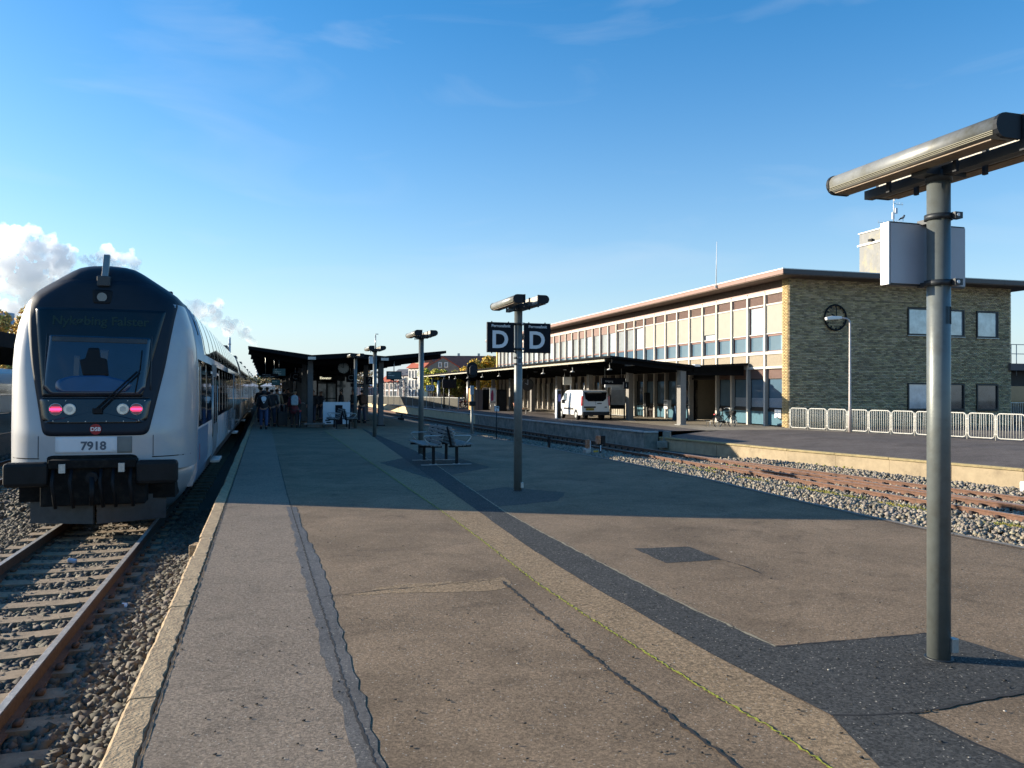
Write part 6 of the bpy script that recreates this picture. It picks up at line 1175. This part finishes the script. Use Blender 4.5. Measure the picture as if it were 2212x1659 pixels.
# trees: trunk and limbs, crown of many leaf clusters
def leaf_cloud(n, blobs, size, z_squash=1.):
    b = np.array(blobs); w = b[:, 3] ** 2; idx = RNG.choice(len(b), n, p=w / w.sum()); d = RNG.normal(size=(n, 3)); d /= np.linalg.norm(d, axis=1, keepdims=True); r = RNG.random(n) ** .45
    C = b[idx, :3] + d * (b[idx, 3] * r)[:, None]; h = np.stack([RNG.uniform(.5, 1.2, n) * size, RNG.uniform(.3, .9, n) * size, np.full(n, size * .06)], 1); return C, h
def tree(loc, label, H, Wd, col, n=2600, size=.16, trunk=.16, bare=False, group=None, name='tree', seed=1):
    t = thing(name, label, 'tree', loc, 0, group); rnd = random.Random(seed); mb = MB(); mb.tube([(0, 0, 0), (.05, 0, H * .3), (0, .1, H * .55)], [trunk, trunk * .75, trunk * .5], 8); tips = []
    for k in range(9):
        a = k * 2.4 + rnd.random(); z0 = H * rnd.uniform(.25, .6); L = Wd * rnd.uniform(.3, .5); p = Vector((0, 0, z0)); q = Vector((math.cos(a) * L * .6, math.sin(a) * L * .6, z0 + H * .14)); e = Vector((math.cos(a) * L, math.sin(a) * L, z0 + H * rnd.uniform(.2, .36))); mb.tube([p, q, e], [trunk * .4, trunk * .25, trunk * .08], 5); tips.append(e)
        if bare:
            for j in range(6): f_ = e + Vector((rnd.gauss(0, 1), rnd.gauss(0, 1), rnd.uniform(.3, 1.2))) * H * .12; mb.tube([q.lerp(e, rnd.random()), f_], [trunk * .08, .01], 3)
    mb.build('trunk', mat('bark', (.09, .07, .055), .9, var=.3), t)
    blobs = [(*(e + Vector((0, 0, H * .03))), Wd * rnd.uniform(.12, .22)) for e in tips] + [(rnd.gauss(0, Wd * .16), rnd.gauss(0, Wd * .16), H * rnd.uniform(.5, .86), Wd * rnd.uniform(.10, .24)) for k in range(11)]
    C, h = leaf_cloud(int(n * (.12 if bare else 1)), blobs, size); g = RNG.uniform(.5, 1.45, (len(C), 1)); T = np.concatenate([g * RNG.uniform(.8, 1.3, (len(C), 1)), g, g * RNG.uniform(.5, 1.1, (len(C), 1))], 1)
    many('crown', C, h, mat('leaf_%d_%d' % (int(col[0] * 1000), int(col[1] * 1000)), col, .7, attr=True, var=.2, vs=.5), parent=t, jit=.3, rots=RNG.normal(size=(len(C), 4)), tones=T); return t
YG = (.40, .40, .06); YL = (.55, .40, .07); OL = (.20, .21, .06)
def tb_(px, Y): p = at(px, 850, Y); return (p.x, p.y, SG - .1)
tree(tb_(937, 105), 'yellow-green tree in front of the cream house', 4.5, 4.0, YG, 5200, .13, seed=3); tree(tb_(960, 100), 'round yellow-green tree before the grey gabled house', 4.1, 4.2, YG, 5600, .13, seed=5)
tree(tb_(1033, 108), 'tall golden tree between the gabled house and the station', 6.2, 4.6, YL, 8000, .14, seed=8); tree(tb_(1060, 112), 'smaller golden tree touching the end of the station', 5.4, 3.8, YL, 4500, .14, seed=11); tree(tb_(1003, 104), 'drooping light green tree seen below the station canopy', 4.6, 3.6, YG, 4200, .12, seed=12)
tree(tb_(985, 100), 'dark olive bush-like tree behind the far lamp', 3.4, 3.4, OL, 2600, .13, seed=14)
for k, (px, Y, H) in enumerate(((600, 150, 5.2), (622, 170, 6.0), (640, 160, 5.4), (612, 160, 4.2), (770, 140, 6.0), (790, 135, 5.0), (752, 150, 5.0))): tree(tb_(px, Y), f'bare winter tree beyond the platform canopy, {ORD[(3, 6, 0, 5, 2, 4, 1)[k]] if 0 else ["leftmost", "third from the left", "fourth from the left", "second from the left", "second from the right", "rightmost", "third from the right"][k]}', H * 1.15, H * 1.0, (.22, .18, .12), 1800, .2, bare=True, group='bare trees beyond the platform canopy', seed=20 + k)
for k, px in enumerate((-50, -15, 20, 560, 590, 620, 655, 690, 2190, 2240)):                          # far trees closing the horizon
    tree(tb_(px, 330), f'far olive tree on the horizon, {ORD[k]} from the left of the row', 7.2 + 1.6 * math.sin(k * 1.7), 12, (.13, .13, .07), 520, .75, group='far tree belt on the horizon', seed=40 + k)
gt = tree(at(24, 850, 62), 'golden autumn tree against the silo at the far left', 8.8, 4.4, (.50, .36, .12), 3600, .12, seed=77); gt.location.z = -.8
# silo, chimneys and steam
sl2 = thing('silo', 'grey factory silo with a conical roof at the left edge', 'silo', (at(0, 850, 300).x - 2, 300, -1), 0)
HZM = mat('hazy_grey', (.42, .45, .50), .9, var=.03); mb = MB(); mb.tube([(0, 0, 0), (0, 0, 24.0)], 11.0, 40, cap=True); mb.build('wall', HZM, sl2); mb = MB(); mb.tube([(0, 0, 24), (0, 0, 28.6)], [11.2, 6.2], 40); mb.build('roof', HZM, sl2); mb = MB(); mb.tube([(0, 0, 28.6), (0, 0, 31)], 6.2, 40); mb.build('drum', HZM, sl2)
for px, py, w, lb in ((496, 729, .62, 'thin tall factory chimney rising behind the train'), (559, 795, 1.4, 'thicker pale factory chimney just left of the canopy')):
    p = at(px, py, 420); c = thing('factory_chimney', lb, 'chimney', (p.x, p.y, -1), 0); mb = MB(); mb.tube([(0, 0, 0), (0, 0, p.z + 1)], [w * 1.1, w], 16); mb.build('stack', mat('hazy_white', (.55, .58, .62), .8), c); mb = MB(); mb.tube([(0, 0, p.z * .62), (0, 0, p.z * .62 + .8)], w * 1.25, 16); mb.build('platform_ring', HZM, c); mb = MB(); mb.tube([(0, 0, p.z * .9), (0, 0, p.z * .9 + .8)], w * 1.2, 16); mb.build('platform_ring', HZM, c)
VM = bpy.data.materials.new('steam'); VM.use_nodes = True; t_ = VM.node_tree; t_.nodes.remove(t_.nodes['Principled BSDF']); pv = t_.nodes.new('ShaderNodeVolumePrincipled'); pv.inputs['Color'].default_value = (1, 1, 1, 1); pv.inputs['Anisotropy'].default_value = .5
t_.links.new(pv.outputs[0], t_.nodes['Material Output'].inputs['Volume'])
_c = t_.nodes.new('ShaderNodeTexCoord'); _n = t_.nodes.new('ShaderNodeTexNoise'); _n.inputs['Scale'].default_value = .16; _n.inputs['Detail'].default_value = 7; _n.inputs['Roughness'].default_value = .62; _n.inputs['Distortion'].default_value = .5
_m = t_.nodes.new('ShaderNodeMapRange'); _m.inputs['From Min'].default_value = .34; _m.inputs['From Max'].default_value = .60; _m.inputs['To Max'].default_value = .24
t_.links.new(_c.outputs['Object'], _n.inputs[0]); t_.links.new(_n.outputs[0], _m.inputs[0]); t_.links.new(_m.outputs[0], pv.inputs['Density'])
def cloud(label, Y, puffs, seed, vox=1.0, disp=3.0, dens=None):
    rnd = random.Random(seed); bm = bmesh.new(); s = Y / F
    for (px, py, r) in puffs:
        for k in range(9):
            p = at(px + rnd.gauss(0, r * .48), py + rnd.gauss(0, r * .36), Y) + Vector((0, rnd.gauss(0, r * s * .5), 0)); bmesh.ops.create_icosphere(bm, subdivisions=2, radius=r * s * rnd.uniform(.22, .62), matrix=Matrix.Translation(p))
    me = bpy.data.meshes.new('steam_cloud'); bm.to_mesh(me); bm.free(); me.materials.append(VM); o = bpy.data.objects.new('steam_cloud', me); link(o, None, kind='stuff', label=label, category='steam')
    vox *= .62; m = o.modifiers.new('r', 'REMESH'); m.mode = 'VOXEL'; m.voxel_size = vox
    for sc, st in ((5., disp * 1.2), (2.2, disp * .9), (.9, disp * .45)):
        tx_ = bpy.data.textures.new('puff', 'CLOUDS'); tx_.noise_scale = sc * Y / 400; tx_.noise_depth = 4; d = o.modifiers.new('d', 'DISPLACE'); d.texture = tx_; d.strength = st; d.mid_level = .45; d.texture_coords = 'GLOBAL'
    return o
cloud('large white steam cloud at the left edge above the train', 420, [(20, 535, 42), (60, 530, 40), (100, 535, 38), (125, 560, 34), (40, 580, 50), (90, 590, 48), (135, 600, 28), (20, 620, 40), (60, 640, 36), (100, 640, 30), (30, 680, 26), (-40, 560, 60), (-60, 640, 60)], 1, 1.1, 5)
cloud('small white steam puff just above the roof of the driving coach', 420, [(215, 562, 18), (240, 556, 20), (270, 556, 20), (285, 568, 14), (200, 570, 12), (245, 580, 20)], 2, .8, 3)
cloud('plume of grey-white steam drifting left from the factory behind the canopy', 420, [(425, 668, 20), (450, 668, 22), (470, 682, 20), (450, 690, 16), (490, 703, 17), (510, 708, 17), (500, 715, 14), (525, 720, 13), (538, 732, 10), (548, 742, 7), (555, 752, 5), (480, 696, 14)], 3, .7, 2.6)
# fences and lamps along the far station platform
ff = thing('platform_fence', 'long low wire-panel fence along the back of the far station platform', 'fence', (0, 0, 0)); a_ = at(990, 850, 80); b_ = at(660, 850, 135); a_.z = b_.z = SG; dv = (b_ - a_); n = 30
for k in range(n):
    p = a_ + dv * k / n; q = a_ + dv * (k + 1) / n; m_ = (p + q) / 2; mb = MB(); mb.box((m_.x, m_.y, SG + .62), (dv.length / n - .1, .05, .95), rz=math.atan2(dv.y, dv.x)); mb.build('mesh_panel', mat('mesh_dark', (.055, .05, .035), .8, var=.5, vs=6), ff); mb = MB(); mb.box((m_.x, m_.y, SG + 1.15), (dv.length / n, .08, .06), rz=math.atan2(dv.y, dv.x)); mb.box((p.x, p.y, SG + .6), (.09, .09, 1.2)); mb.build('fence_rail', GALV, ff)
for k, (px, Y, H) in enumerate(((934, 86, 3.3), (959, 83, 3.4), (899, 96, 3.3), (874, 104, 3.3), (850, 113, 3.3), (828, 122, 3.2))):
    p = at(px, 850, Y); l = thing('far_lamp', f'slim dark lamp post on the far station platform, {ORD[(0, 1, 2, 3, 4, 5)[k]]} from the right' if k > 1 else ('slim dark lamp post beside the 60 sign' if k == 0 else 'slim dark lamp post with a pale head right of the 60 sign'), 'lamp post', (p.x, p.y, SG), 0, 'lamp posts on the far station platform'); mb = MB(); mb.tube([(0, 0, 0), (0, 0, H)], .07, 8); mb.build('post', POLD, l); mb = MB(); mb.box((-.15, 0, H), (.55, .22, .14)); mb.build('head', GALV if k % 2 else BLK, l)
for px, Y, lb in ((948, 92, 'pale round column under a dark sign on the far platform'), (1012, 88, 'pale round column near the leaning bicycles')): p = at(px, 850, Y); l = thing('info_column', lb, 'column', (p.x, p.y, SG), 0); mb = MB(); mb.tube([(0, 0, 0), (0, 0, 3.0)], .22, 12); mb.build('column', GALV, l); mb = MB(); mb.box((0, 0, 3.0), (2.2 if px < 1000 else .5, .2, .35)); mb.build('head', BLK, l)
dsn = thing('departure_screen', 'black departure screen on the far platform at the end of the station canopy', 'screen', at(970.5, 829, 80), SA); mb = MB(); mb.box((0, 0, 0), (1.4, .3, .85)); mb.build('case', BLK, dsn); mb = MB(); mb.tube([(0, 0, -.4), (0, 0, -2.3)], .05, 8); mb.tube([(0, 0, .4), (0, 0, .8)], .04, 6); mb.build('post', GALV, dsn)
